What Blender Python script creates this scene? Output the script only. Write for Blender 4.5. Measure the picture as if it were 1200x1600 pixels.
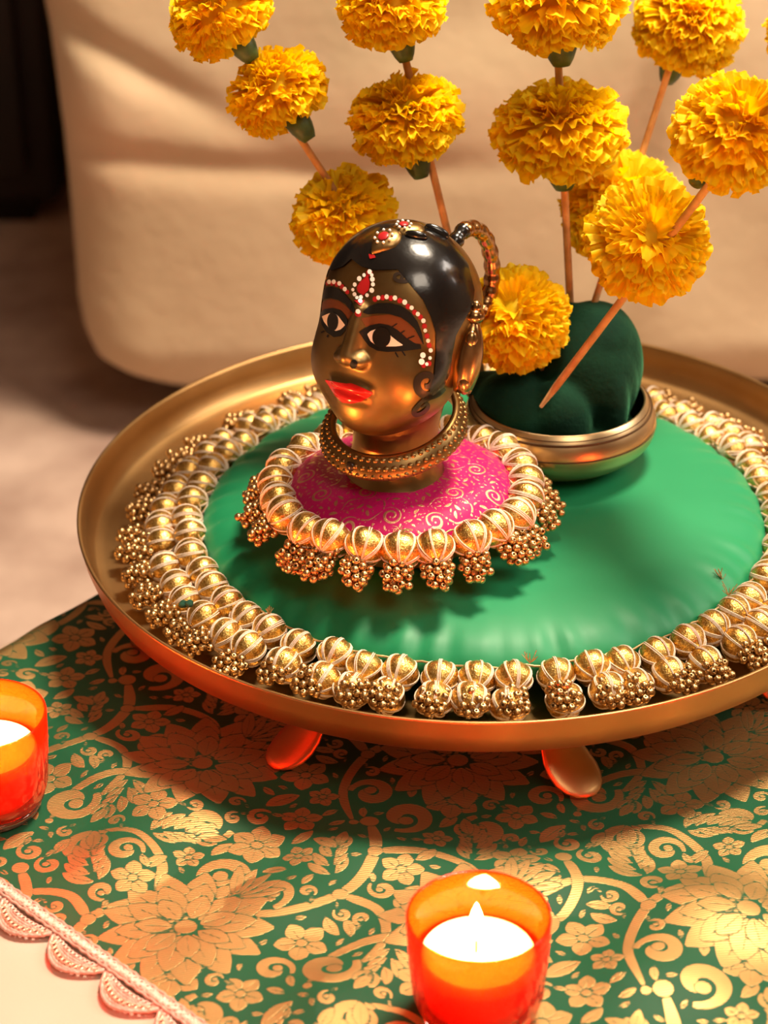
import bpy, bmesh, math, random
import numpy as np
from mathutils import Vector, Matrix
for o in list(bpy.data.objects): bpy.data.objects.remove(o, do_unlink=True)
scene = bpy.context.scene
COL = scene.collection
rng = np.random.default_rng(7); random.seed(7)
PI = math.pi

# ------------------------------------------------------------------ camera
FPX = 3800.0
CAM = np.array([-0.0429, -0.9543, 0.5879])
CF = np.array([0.0, 0.8702, -0.4927]); CF /= np.linalg.norm(CF)
CR = np.array([0.9999, -0.0061, -0.0107]); CR -= CF*(CR@CF); CR /= np.linalg.norm(CR)
CU = np.cross(CR, CF)
cd = bpy.data.cameras.new('camera'); cam = bpy.data.objects.new('camera', cd); COL.objects.link(cam)
m = Matrix.Identity(4)
for i in range(3):
    m[i][0] = CR[i]; m[i][1] = CU[i]; m[i][2] = -CF[i]; m[i][3] = CAM[i]
cam.matrix_world = m
cd.sensor_fit = 'VERTICAL'; cd.sensor_height = 20.0; cd.sensor_width = 15.0; cd.lens = FPX/1600*20.0
cd.clip_start = 0.02; cd.clip_end = 30
cd.dof.use_dof = True; cd.dof.focus_distance = 0.985; cd.dof.aperture_fstop = 5.6
scene.camera = cam
vs = scene.view_settings
vs.view_transform = 'Standard'; vs.look = 'None'; vs.gamma = 1.0; vs.use_curve_mapping = False
vs.exposure = 0.15

# ------------------------------------------------------------------ world, room lamps and an added front fill
w = bpy.data.worlds.new('room_world'); scene.world = w; w.use_nodes = True
w.node_tree.nodes['Background'].inputs[0].default_value = (1.0, 0.82, 0.62, 1)
w.node_tree.nodes['Background'].inputs[1].default_value = 0.0
def area(name, loc, tgt, sx, sy, power, col):
    l = bpy.data.lights.new(name, 'AREA'); l.shape = 'RECTANGLE'; l.size = sx; l.size_y = sy
    l.energy = power; l.color = col
    o = bpy.data.objects.new(name, l); COL.objects.link(o); o.location = loc
    d = Vector(tgt)-Vector(loc); o.rotation_euler = d.to_track_quat('-Z', 'Y').to_euler()
    return o
area('ceiling_lamp_light', (0.30, 0.16, 1.38), (0.1, 0.10, 0.0), 0.30, 0.30, 34, (1.0, 0.83, 0.62))
area('wall_lamp_light', (1.80, 0.05, 1.45), (0, 0, 0.1), 0.6, 0.9, 24, (1.0, 0.88, 0.76))
area('front_fill_light', (0.5, -1.5, 2.0), (0, 0.2, 0.1), 0.8, 0.8, 16, (1.0, 0.84, 0.66))  # added fill from the camera side, brightens flowers and face

# ------------------------------------------------------------------ helpers
def pray(u, v):
    r = CF+CR*(u-600)/FPX-CU*(v-800)/FPX
    return r
def at_z(u, v, z):
    r = pray(u, v); return CAM+r*((z-CAM[2])/r[2])
def at_y(u, v, y):
    r = pray(u, v); return CAM+r*((y-CAM[1])/r[1])
def at_plane(u, v, p0, n):
    r = pray(u, v); return CAM+r*(np.dot(np.array(p0)-CAM, n)/np.dot(r, n))
def proj(X):
    d = np.asarray(X)-CAM
    k = d@CF
    return np.stack([600+FPX*(d@CR)/k, 800-FPX*(d@CU)/k], -1)
WM = {}
def par(o, p):
    o.parent = p; o.matrix_parent_inverse = WM.get(p.name, Matrix.Identity(4)).inverted()
def link(o, parent=None, M=None):
    COL.objects.link(o)
    if M is not None: o.matrix_basis = M; WM[o.name] = M.copy()
    else: WM[o.name] = o.matrix_basis.copy()
    if parent is not None: par(o, parent)
    return o
def tag(o, label=None, cat=None, group=None, kind=None):
    if label: o['label'] = label
    if cat: o['category'] = cat
    if group: o['group'] = group
    if kind: o['kind'] = kind
    return o
def thing(name, loc, label, cat, group=None):
    o = bpy.data.objects.new(name, None); o.empty_display_size = 0.01
    link(o, None, Matrix.Translation(Vector(loc)))
    return tag(o, label, cat, group)
def mesh(name, V, Fs, mat=None, smooth=True):
    me = bpy.data.meshes.new(name)
    me.from_pydata([tuple(map(float, v)) for v in V], [], [tuple(int(i) for i in f) for f in Fs])
    if smooth: me.polygons.foreach_set('use_smooth', [True]*len(me.polygons))
    if mat: me.materials.append(mat)
    me.update(); return me
def obj(name, V, Fs, mat, parent=None, smooth=True, M=None):
    return link(bpy.data.objects.new(name, mesh(name, V, Fs, mat, smooth)), parent, M)
def inst(name, me, parent=None, M=None):
    return link(bpy.data.objects.new(name, me), parent, M)
def join(*parts):
    V = []; Fs = []; o = 0
    for v, f in parts:
        V.extend(list(v)); Fs.extend([tuple(i+o for i in q) for q in f]); o += len(v)
    return V, Fs
def grid(P, closed_u=False, closed_v=False):
    P = np.asarray(P); nu, nv = P.shape[:2]
    V = P.reshape(-1, 3); Fs = []
    for i in range(nu if closed_u else nu-1):
        for j in range(nv if closed_v else nv-1):
            a = i*nv+j; b = ((i+1) % nu)*nv+j; c = ((i+1) % nu)*nv+(j+1) % nv; d = i*nv+(j+1) % nv
            Fs.append((a, b, c, d))
    return V, Fs
def lathe(prof, n=64, c=(0, 0, 0)):
    P = np.array([[(c[0]+r*math.cos(2*PI*i/n), c[1]+r*math.sin(2*PI*i/n), c[2]+z) for (r, z) in prof] for i in range(n)])
    return grid(P, closed_u=True)
def tube(path, rad, n=8, cap=True):
    path = [np.array(p, float) for p in path]; k = len(path)
    rad = [rad]*k if np.isscalar(rad) else rad
    T = [path[min(i+1, k-1)]-path[max(i-1, 0)] for i in range(k)]
    T = [t/(np.linalg.norm(t)+1e-12) for t in T]
    a = np.array([0, 0, 1.]) if abs(T[0][2]) < .9 else np.array([1., 0, 0])
    rows = []
    for i in range(k):
        a = a-T[i]*(a@T[i]); a /= np.linalg.norm(a); b = np.cross(T[i], a)
        rows.append([path[i]+rad[i]*(a*math.cos(2*PI*j/n)+b*math.sin(2*PI*j/n)) for j in range(n)])
    V, Fs = grid(np.array(rows), closed_v=True)
    V = list(V)
    if cap:
        Fs.append(tuple(range(n))[::-1]); Fs.append(tuple((k-1)*n+j for j in range(n)))
    return V, Fs
def ellipsoid(c, r, nu=20, nv=12, M=None):
    P = np.array([[(r[0]*math.sin(PI*j/nv)*math.cos(2*PI*i/nu), r[1]*math.sin(PI*j/nv)*math.sin(2*PI*i/nu), r[2]*math.cos(PI*j/nv)) for j in range(nv+1)] for i in range(nu)])
    if M is not None: P = P@np.array(M).T
    P = P+np.array(c)
    return grid(P[:, ::-1], closed_u=True)
def box(c, s, bevel=0.0):
    bm = bmesh.new(); bmesh.ops.create_cube(bm, size=1)
    for v in bm.verts: v.co = Vector((v.co.x*s[0], v.co.y*s[1], v.co.z*s[2]))
    if bevel: bmesh.ops.bevel(bm, geom=bm.edges[:], offset=bevel, segments=3, affect='EDGES', profile=.5)
    for v in bm.verts: v.co += Vector(c)
    bm.verts.index_update()
    V = [tuple(v.co) for v in bm.verts]; Fs = [tuple(v.index for v in f.verts) for f in bm.faces]
    bm.free(); return V, Fs
def smoothpath(pts, n):
    pts = np.array(pts, float); k = len(pts); out = []
    for s in np.linspace(0, k-1, n):
        i = min(int(s), k-2); t = s-i
        p0 = pts[max(i-1, 0)]; p1 = pts[i]; p2 = pts[i+1]; p3 = pts[min(i+2, k-1)]
        out.append(.5*((2*p1)+(-p0+p2)*t+(2*p0-5*p1+4*p2-p3)*t*t+(-p0+3*p1-3*p2+p3)*t**3))
    return np.array(out)
def sd_poly(P, poly):
    P = np.asarray(P, float); A = np.asarray(poly, float); n = len(A)
    d = np.full(len(P), 1e18); ins = np.zeros(len(P), bool)
    for i in range(n):
        a = A[i]; b = A[(i+1) % n]; e = b-a; q = P-a
        t = np.clip((q@e)/(e@e+1e-18), 0, 1)
        d = np.minimum(d, ((q-t[:, None]*e)**2).sum(1))
        cr = (a[1] > P[:, 1]) != (b[1] > P[:, 1])
        with np.errstate(divide='ignore', invalid='ignore'):
            xx = (b[0]-a[0])*(P[:, 1]-a[1])/(b[1]-a[1])+a[0]
        ins ^= cr & (P[:, 0] < xx)
    d = np.sqrt(d); return np.where(ins, -d, d)
def ribbon_poly(path, wid):
    path = np.asarray(path, float); k = len(path); wid = np.asarray([wid]*k if np.isscalar(wid) else wid)
    T = np.gradient(path, axis=0); T /= np.linalg.norm(T, axis=1)[:, None]+1e-12
    Nn = np.stack([-T[:, 1], T[:, 0]], 1)
    return np.vstack([path+Nn*wid[:, None]/2, (path-Nn*wid[:, None]/2)[::-1]])

# ------------------------------------------------------------------ materials
def mat(name, col, rough=.5, metal=0.0, **kw):
    mt = bpy.data.materials.new(name); mt.use_nodes = True
    b = mt.node_tree.nodes['Principled BSDF']
    b.inputs['Base Color'].default_value = (*col, 1); b.inputs['Roughness'].default_value = rough
    b.inputs['Metallic'].default_value = metal
    for k, v in kw.items(): b.inputs[k.replace('_', ' ')].default_value = v
    return mt
def nd(mt, t, **kw):
    n = mt.node_tree.nodes.new(t)
    for k, v in kw.items(): setattr(n, k, v)
    return n
def lk(mt, a, b): mt.node_tree.links.new(a, b)
def bsdf(mt): return mt.node_tree.nodes['Principled BSDF']
def noise_col(mt, c1, c2, scale, detail=4, lo=.35, hi=.65, rough=None, bump=0, bscale=None, bdist=.001):
    tc = nd(mt, 'ShaderNodeTexCoord'); n = nd(mt, 'ShaderNodeTexNoise')
    n.inputs['Scale'].default_value = scale; n.inputs['Detail'].default_value = detail
    lk(mt, tc.outputs['Object'], n.inputs['Vector'])
    r = nd(mt, 'ShaderNodeValToRGB'); r.color_ramp.elements[0].position = lo; r.color_ramp.elements[1].position = hi
    r.color_ramp.elements[0].color = (*c1, 1); r.color_ramp.elements[1].color = (*c2, 1)
    lk(mt, n.outputs['Fac'], r.inputs['Fac']); lk(mt, r.outputs['Color'], bsdf(mt).inputs['Base Color'])
    if rough:
        mr = nd(mt, 'ShaderNodeMapRange'); mr.inputs['To Min'].default_value = rough[0]; mr.inputs['To Max'].default_value = rough[1]
        lk(mt, n.outputs['Fac'], mr.inputs['Value']); lk(mt, mr.outputs['Result'], bsdf(mt).inputs['Roughness'])
    if bump:
        n2 = nd(mt, 'ShaderNodeTexNoise'); n2.inputs['Scale'].default_value = bscale or scale*4; n2.inputs['Detail'].default_value = 5
        lk(mt, tc.outputs['Object'], n2.inputs['Vector'])
        bp = nd(mt, 'ShaderNodeBump'); bp.inputs['Strength'].default_value = bump; bp.inputs['Distance'].default_value = bdist
        lk(mt, n2.outputs['Fac'], bp.inputs['Height']); lk(mt, bp.outputs['Normal'], bsdf(mt).inputs['Normal'])
    return mt
M = {}
M['brass'] = noise_col(mat('tray_brass', (.5, .3, .1), .3, 1.0), (.40, .225, .085), (.50, .30, .125), 14, rough=(.30, .50), bump=.06, bscale=160, bdist=.0004)
M['bowl'] = noise_col(mat('bowl_brass', (.6, .4, .2), .3, 1.0), (.62, .43, .22), (.74, .54, .30), 30, rough=(.24, .42))
M['groove'] = mat('groove_dark', (.10, .05, .02), .6, .3)
M['idol'] = noise_col(mat('idol_brass', (.3, .2, .08), .3, 1.0), (.23, .135, .045), (.33, .21, .085), 45, rough=(.27, .46), bump=.04, bscale=220, bdist=.0004)
M['black'] = mat('black_enamel', (.006, .005, .005), .22, 0, Coat_Weight=.5, Coat_Roughness=.12)
b_ = nd(M['black'], 'ShaderNodeTexNoise'); b_.inputs['Scale'].default_value = 260; b_.inputs['Detail'].default_value = 3
tc_ = nd(M['black'], 'ShaderNodeTexCoord'); lk(M['black'], tc_.outputs['Object'], b_.inputs['Vector'])
bp_ = nd(M['black'], 'ShaderNodeBump'); bp_.inputs['Strength'].default_value = .22; bp_.inputs['Distance'].default_value = .0006
lk(M['black'], b_.outputs['Fac'], bp_.inputs['Height']); lk(M['black'], bp_.outputs['Normal'], bsdf(M['black']).inputs['Normal'])
M['paint_black'] = mat('paint_black', (.008, .007, .007), .3)
M['paint_white'] = mat('paint_white', (.95, .78, .70), .45)
M['dot_white'] = mat('dot_white', (.95, .88, .82), .4)
M['paint_red'] = mat('paint_red', (.42, .012, .015), .35)
M['lip_red'] = mat('lip_red', (.62, .010, .008), .16, 0, Coat_Weight=.5)
M['lid'] = mat('lid_brown', (.20, .055, .015), .4, .3)
M['curl'] = mat('curl_brown', (.025, .014, .008), .3)
M['iris'] = mat('iris_dark', (.012, .009, .008), .2)
M['amber'] = noise_col(mat('ear_brass', (.3, .16, .06), .22, 1.0), (.34, .17, .07), (.52, .32, .15), 90, rough=(.18, .3))
M['satin'] = noise_col(mat('green_satin', (.0, .25, .1), .38, 0, Sheen_Weight=.15, Sheen_Roughness=.4), (.004, .215, .080), (.008, .255, .096), 9, rough=(.46, .56), bump=.25, bscale=24, bdist=.0012)
bsdf(M['satin']).inputs['Sheen Tint'].default_value = (.3, 1, .6, 1)
M['velvet'] = noise_col(mat('green_velvet', (.0, .05, .02), .9, 0, Sheen_Weight=.35, Sheen_Roughness=.35), (.002, .020, .010), (.004, .034, .016), 60, bump=.5, bscale=500, bdist=.0006)
bsdf(M['velvet']).inputs['Sheen Tint'].default_value = (.15, .6, .3, 1)
bsdf(M['velvet']).inputs['Specular IOR Level'].default_value = .15
M['bead'] = mat('bead_gold', (.62, .40, .18), .32, 1.0)
M['thread'] = noise_col(mat('white_thread', (.8, .66, .5), .55, 0), (.72, .55, .40), (.86, .74, .62), 900)
M['cord'] = mat('gold_cord', (.55, .38, .18), .45, .6)
M['wire'] = mat('tassel_thread', (.30, .17, .07), .5, .4)
M['gota'] = mat('gota_gold', (.85, .52, .12), .36, 1.0)
mt = M['gota']; tc = nd(mt, 'ShaderNodeTexCoord')
n1 = nd(mt, 'ShaderNodeTexNoise'); n1.inputs['Scale'].default_value = 1600; n1.inputs['Detail'].default_value = 1
lk(mt, tc.outputs['Object'], n1.inputs['Vector'])
bp = nd(mt, 'ShaderNodeBump'); bp.inputs['Strength'].default_value = .7; bp.inputs['Distance'].default_value = .0003
lk(mt, n1.outputs['Fac'], bp.inputs['Height']); lk(mt, bp.outputs['Normal'], bsdf(mt).inputs['Normal'])
r1 = nd(mt, 'ShaderNodeValToRGB'); r1.color_ramp.elements[0].color = (.55, .28, .05, 1); r1.color_ramp.elements[1].color = (.95, .66, .22, 1)
r1.color_ramp.elements[0].position = .35; r1.color_ramp.elements[1].position = .65
lk(mt, n1.outputs['Fac'], r1.inputs['Fac']); lk(mt, r1.outputs['Color'], bsdf(mt).inputs['Base Color'])
def petal_mat(name, c1, c2):
    mt = noise_col(mat(name, c1, .55, 0), c1, c2, 120)
    b = bsdf(mt); b.inputs['Specular IOR Level'].default_value = .25
    t = nd(mt, 'ShaderNodeBsdfTranslucent'); t.inputs['Color'].default_value = (1.0, .64, .0, 1)
    mx = nd(mt, 'ShaderNodeMixShader'); mx.inputs[0].default_value = .5
    out = mt.node_tree.nodes['Material Output']
    lk(mt, b.outputs[0], mx.inputs[1]); lk(mt, t.outputs[0], mx.inputs[2]); lk(mt, mx.outputs[0], out.inputs['Surface'])
    return mt
M['petal'] = petal_mat('marigold_petal', (1.0, .75, .008), (1.0, .83, .018))
M['calyx'] = noise_col(mat('calyx_green', (.05, .09, .02), .5), (.035, .07, .018), (.07, .12, .03), 200)
M['stick'] = noise_col(mat('bamboo_stick', (.6, .3, .1), .55), (.50, .24, .08), (.66, .36, .14), 160)
M['wax'] = mat('candle_wax', (.95, .86, .66), .4, 0, Subsurface_Weight=1.0, Subsurface_Scale=.006)
bsdf(M['wax']).inputs['Subsurface Radius'].default_value = (1, .7, .45)
M['wick'] = mat('burnt_wick', (.02, .015, .01), .9)
def emis(name, col, s):
    mt = bpy.data.materials.new(name); mt.use_nodes = True; nt = mt.node_tree
    nt.nodes.remove(nt.nodes['Principled BSDF']); e = nt.nodes.new('ShaderNodeEmission')
    e.inputs[0].default_value = (*col, 1); e.inputs[1].default_value = s
    nt.links.new(e.outputs[0], nt.nodes['Material Output'].inputs['Surface']); return mt
M['flame'] = emis('flame', (1.0, .40, .09), 1700)
mt = bpy.data.materials.new('red_glass'); mt.use_nodes = True; M['redglass'] = mt
nt = mt.node_tree; nt.nodes.remove(nt.nodes['Principled BSDF'])
tr = nt.nodes.new('ShaderNodeBsdfTransparent'); tr.inputs[0].default_value = (.96, .17, .055, 1)
tl = nt.nodes.new('ShaderNodeBsdfTranslucent'); tl.inputs[0].default_value = (.9, .025, .02, 1)
df = nt.nodes.new('ShaderNodeBsdfDiffuse'); df.inputs[0].default_value = (.85, .17, .012, 1)
gl = nt.nodes.new('ShaderNodeBsdfGlossy'); gl.inputs['Roughness'].default_value = .05
lf = nt.nodes.new('ShaderNodeLayerWeight'); lp_ = nt.nodes.new('ShaderNodeMath'); lp_.operation = 'POWER'; lp_.inputs[1].default_value = 4.0
lw = nt.nodes.new('ShaderNodeMath'); lw.operation = 'MULTIPLY_ADD'; lw.inputs[1].default_value = .5; lw.inputs[2].default_value = .03
nt.links.new(lf.outputs['Facing'], lp_.inputs[0]); nt.links.new(lp_.outputs[0], lw.inputs[0])
m0 = nt.nodes.new('ShaderNodeMixShader'); m0.inputs[0].default_value = .35
m1 = nt.nodes.new('ShaderNodeMixShader'); m1.inputs[0].default_value = .20
m2 = nt.nodes.new('ShaderNodeMixShader')
nt.links.new(tl.outputs[0], m0.inputs[1]); nt.links.new(df.outputs[0], m0.inputs[2])
nt.links.new(tr.outputs[0], m1.inputs[1]); nt.links.new(m0.outputs[0], m1.inputs[2])
nt.links.new(lw.outputs[0], m2.inputs[0]); nt.links.new(m1.outputs[0], m2.inputs[1]); nt.links.new(gl.outputs[0], m2.inputs[2])
nt.links.new(m2.outputs[0], nt.nodes['Material Output'].inputs['Surface'])
M['clearglass'] = mat('clear_glass', (1, .93, .9), .06, 0, Transmission_Weight=1.0, IOR=1.45)
M['sofa'] = noise_col(mat('sofa_cover', (.5, .38, .25), .85, 0, Sheen_Weight=.1), (.52, .375, .225), (.62, .465, .295), 5, bump=.25, bscale=60, bdist=.004)
M['floor'] = noise_col(mat('floor_carpet', (.4, .3, .25), .85), (.34, .215, .165), (.62, .45, .36), 9, detail=6, bump=.3, bscale=90, bdist=.003)
M['table'] = noise_col(mat('table_top', (.7, .5, .4), .45), (.66, .47, .36), (.74, .55, .44), 7, bump=.05, bscale=60)
M['wall'] = noise_col(mat('wall_paint', (.6, .48, .36), .9), (.30, .22, .15), (.36, .27, .19), 3)
M['ceil'] = mat('ceiling_paint', (.45, .38, .30), .9)
M['darkwood'] = noise_col(mat('dark_wood', (.012, .007, .005), .6), (.008, .005, .004), (.018, .010, .007), 12)
M['braid'] = noise_col(mat('pink_braid', (.7, .4, .3), .42, .35), (.66, .40, .31), (.88, .66, .55), 400, rough=(.3, .5))
M['sequin'] = mat('sequin', (.80, .52, .36), .28, .6)
M['tuft'] = mat('green_tuft', (.003, .05, .025), .9)

# ------------------------------------------------------------------ the room
FZ = -0.25
def struct(name, VF, m, smooth=False):
    return tag(obj(name, VF[0], VF[1], m, smooth=smooth), kind='structure')
struct('floor', box((0, 0, FZ-.02), (4.4, 4.8, .04)), M['floor'])
struct('ceiling', box((0, 0, 2.22), (4.4, 4.8, .04)), M['ceil'])
struct('wall_back', box((0, 2.4, .98), (4.4, .04, 2.44)), M['wall'])
struct('wall_front', box((0, -2.4, .98), (4.4, .04, 2.44)), M['wall'])
struct('wall_left', box((-2.2, 0, .98), (.04, 4.8, 2.44)), M['wall'])
struct('wall_right', box((2.2, 0, .98), (.04, 4.8, 2.44)), M['wall'])

# invented near-black cabinet standing in for the darkness beyond the sofa
cb = thing('invented_dark_cabinet', (-.90, 1.3, FZ), 'invented dark cabinet standing in for the darkness left of the beige sofa', 'cabinet')
obj('body', *box((-.90, 1.30, .22), (1.15, .50, .90), .01), M['darkwood'], cb)
obj('plinth', *box((-.90, 1.29, FZ+.012), (1.1, .46, .024)), M['darkwood'], cb)
for i in range(2):
    d = obj('door', *box((-1.18+.56*i, 1.043, .22), (.54, .016, .84), .004), M['darkwood'], cb)
    obj('knob', *ellipsoid((-.94+.08*i, 1.028, .3), (.012, .012, .012)), M['groove'], d)

# sofa with a loose beige cover
def sofa():
    s = thing('sofa', (.6, 1.0, FZ), 'beige cloth-covered sofa standing behind the brass tray', 'sofa')
    # left outline taken from the photograph on the front plane y=.62
    YF = .62
    left = [(236, 640), (176, 612), (140, 585), (122, 545), (112, 500), (104, 400), (95, 300), (86, 220), (76, 140), (66, 70), (50, 0), (30, -90)]
    L = np.array([at_y(u, v, YF) for u, v in left]); z0 = L[0, 2]
    zt = .17
    rows = []
    nz = 90
    zz = np.concatenate([np.linspace(z0, z0+.03, 14), np.linspace(z0+.035, zt, nz-14)])
    xl = np.interp(zz, L[:, 2], L[:, 0])
    XR = 1.5
    for k, z in enumerate(zz):
        row = []
        x0 = xl[k]
        # from back-left, round the corner, along the front
        rc = .05
        for y in np.linspace(1.45, YF+rc, 16)[:-1]: row.append((x0, y, z))
        for a in np.linspace(0, PI/2, 10): row.append((x0+rc-rc*math.cos(a), YF+rc-rc*math.sin(a), z))
        for x in np.linspace(x0+rc, XR, 190)[1:]: row.append((x, YF, z))
        rows.append(row)
    P = np.array(rows)
    X, Y, Z = P[..., 0], P[..., 1], P[..., 2]
    front = np.clip((YF+.06-Y)/.06, 0, 1)
    # hem tucks inwards; a belly line where the seat cushion overhangs; draped creases
    hem = np.clip((z0+.05-Z)/.05, 0, 1)**2
    dy = hem*.035
    line = -.02+.10*np.tanh((-.12-X)*5)*.25+.015*np.sin(X*9)
    dy += -.004*np.exp(-((Z-line-.05)/.06)**2)+.007*np.exp(-((Z-line)/.012)**2)*np.clip((.1-X)/.2, .15, 1)
    for (cx, cz, ang, ln, wd, am) in [(.13, -.02, 1.35, .10, .012, .014), (.155, -.05, 1.5, .09, .016, -.012), (.30, .04, 1.4, .14, .02, .02), (.345, .0, 1.5, .16, .02, -.018), (.40, .0, 1.55, .2, .02, .018), (-.22, .05, -.55, .09, .012, .010), (-.05, -.08, .9, .07, .02, .006), (.24, -.14, 1.2, .08, .02, .008), (.05, .08, .25, .16, .03, .004)]:
        c, sn = math.cos(ang), math.sin(ang)
        u = (X-cx)*c+(Z-cz)*sn; v = -(X-cx)*sn+(Z-cz)*c
        dy += am*np.exp(-(v/wd)**2)*np.exp(-(u/ln)**2)
    dy += .003*np.sin(X*23+Z*9)*np.sin(Z*17+X*4)
    P[..., 1] += dy*front
    V, Fs = grid(P)
    obj('front_cover', V, [f[::-1] for f in Fs], M['sofa'], s)
    # top of the seat
    top = []
    for t in np.linspace(0, 1, 24):
        y = YF+(1.45-YF)*t
        top.append([(x, y+(P[-1, 25, 1]-YF)*(1-t), zt+.028*math.sin(min(1, t*6)*PI/2)+.004*math.sin(x*13+y*7)) for x in np.linspace(xl[-1], XR, 120)])
    V, Fs = grid(np.array(top)); obj('seat_cover', V, Fs, M['sofa'], s)
    obj('backrest', *box((.62, 1.52, .25), (1.75, .16, .98), .05), M['sofa'], s)
    for x in (-.08, 1.35):
        for y in (YF+.10, 1.38):
            obj('leg', *lathe([(0, 0), (.018, 0), (.024, .06), (0, .06)], 20, (x, y, FZ)), M['darkwood'], s)
sofa()

# ------------------------------------------------------------------ low table (turned 45 degrees)
D1 = np.array([.70711, -.70711, 0]); D2 = np.array([.70711, .70711, 0])
def cl(a, b, z=0): return D1*a+D2*b+np.array([0, 0, z])
TX0, TX1, TY0, TY1 = -.136, .50, -.46, .26
tb = thing('low_table', cl((TX0+TX1)/2, (TY0+TY1)/2, FZ), 'pale pinkish low table under the green brocade cloth', 'table')
R45 = Matrix.Rotation(-PI/4, 3, 'Z')
def tbox(a0, a1, b0, b1, z0, z1, bev):
    V, Fs = box((0, 0, 0), (a1-a0, b1-b0, z1-z0), bev)
    c = cl((a0+a1)/2, (b0+b1)/2, (z0+z1)/2)
    return [np.array(R45@Vector(v))+c for v in V], Fs
obj('tabletop', *tbox(TX0, TX1, TY0, TY1, -.03, -.0016, .008), M['table'], tb)
for a in (TX0+.04, TX1-.04):
    for b in (TY0+.04, TY1-.04):
        obj('leg', *tbox(a-.02, a+.02, b-.02, b+.02, FZ, -.0305, .004), M['table'], tb)
obj('apron', *tbox(TX0+.03, TX1-.03, TY0+.03, TY1-.03, -.07, -.0305, .003), M['table'], tb)

# ------------------------------------------------------------------ woven pattern fields (signed: >0 gold)
class Field:
    def __init__(s, n, size): s.n = n; s.size = size; s.G = np.full((n, n), -1.0)
    def poly(s, P, gap=.0005, mode='gold'):
        P = np.asarray(P, float); h = s.size/s.n
        lo = np.floor((P.min(0)-.003)/h).astype(int); hi = np.ceil((P.max(0)+.003)/h).astype(int)
        ii, jj = np.meshgrid(np.arange(lo[0], hi[0]+1), np.arange(lo[1], hi[1]+1), indexing='ij')
        sd = sd_poly(np.stack([ii.ravel()*h, jj.ravel()*h], 1), P).reshape(ii.shape)
        I, J = ii % s.n, jj % s.n
        g = s.G[I, J]
        if mode == 'gold': g = np.maximum(np.minimum(g, sd-gap), -sd)
        else: g = np.minimum(g, sd)
        s.G[I, J] = g
    def leaf(s, x, y, ang, ln, wd, bend=0.0, vein=True, gap=.0005):
        t = np.linspace(0, 1, 13); a = ang+bend*t
        px = x+np.cumsum(np.cos(a))*ln/13; py = y+np.cumsum(np.sin(a))*ln/13
        ww = wd*np.sin(PI*np.clip(t, .02, .985))**.75
        s.poly(ribbon_poly(np.stack([px, py], 1), ww), gap)
        if vein: s.poly(ribbon_poly(np.stack([px[1:-3], py[1:-3]], 1), .00045), mode='cut')
    def stem(s, pts, w0, w1):
        p = smoothpath(pts, 40); t = np.linspace(0, 1, 40)
        s.poly(ribbon_poly(p, np.linspace(w0, w1, 40)*np.minimum(1, np.minimum(t+.01, 1.01-t)*6)**.6))
        s.disc(p[0][0], p[0][1], w0*.6); s.disc(p[-1][0], p[-1][1], w1*.7)
    def scroll(s, x, y, ang, r, turns, hand, w):
        t = np.linspace(0, 1, 46); rr = r*(1-.80*t); a = ang+hand*turns*2*PI*t
        px = x+rr*np.cos(a); py = y+rr*np.sin(a)
        ww = w*(.35+.9*np.sin(PI*np.clip(t*.9+.05, 0, 1)))
        s.poly(ribbon_poly(np.stack([px, py], 1), ww))
        s.disc(px[-1], py[-1], w*.55)
    def disc(s, x, y, r):
        a = np.linspace(0, 2*PI, 13)[:-1]; s.poly(np.stack([x+r*np.cos(a), y+r*np.sin(a)], 1))
    def flower(s, x, y, r, n=5, a0=0.):
        for k in range(n):
            a = a0+2*PI*k/n; s.leaf(x+.12*r*math.cos(a), y+.12*r*math.sin(a), a, r, r*.80)
        s.disc(x, y, r*.22)
    def peony(s, x, y, r, a0):
        for (f, n, wd) in ((1.0, 13, .46), (.76, 10, .42), (.52, 7, .36)):
            for k in range(n):
                a = a0+(k+.3*f)*2*PI/n
                s.leaf(x+.15*r*math.cos(a), y+.15*r*math.sin(a), a, r*f, r*wd*f**.3, gap=.0005)
        s.disc(x, y, r*.15)
    def spray(s, x, y, ang, L, n, hand=1):
        for k in range(n):
            t = k/n
            for sgn in (-1, 1):
                px = x+L*.72*t*math.cos(ang+hand*.5*t); py = y+L*.72*t*math.sin(ang+hand*.5*t)
                s.leaf(px, py, ang+hand*.5*t+sgn*(.95-.35*t), L*(.48-.16*t), L*.16, bend=-sgn*.7, gap=.0004)
        s.leaf(x+L*.6*math.cos(ang+hand*.35), y+L*.6*math.sin(ang+hand*.35), ang+hand*.5, L*.42, L*.17)
S = .150
F1 = Field(360, S)
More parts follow.
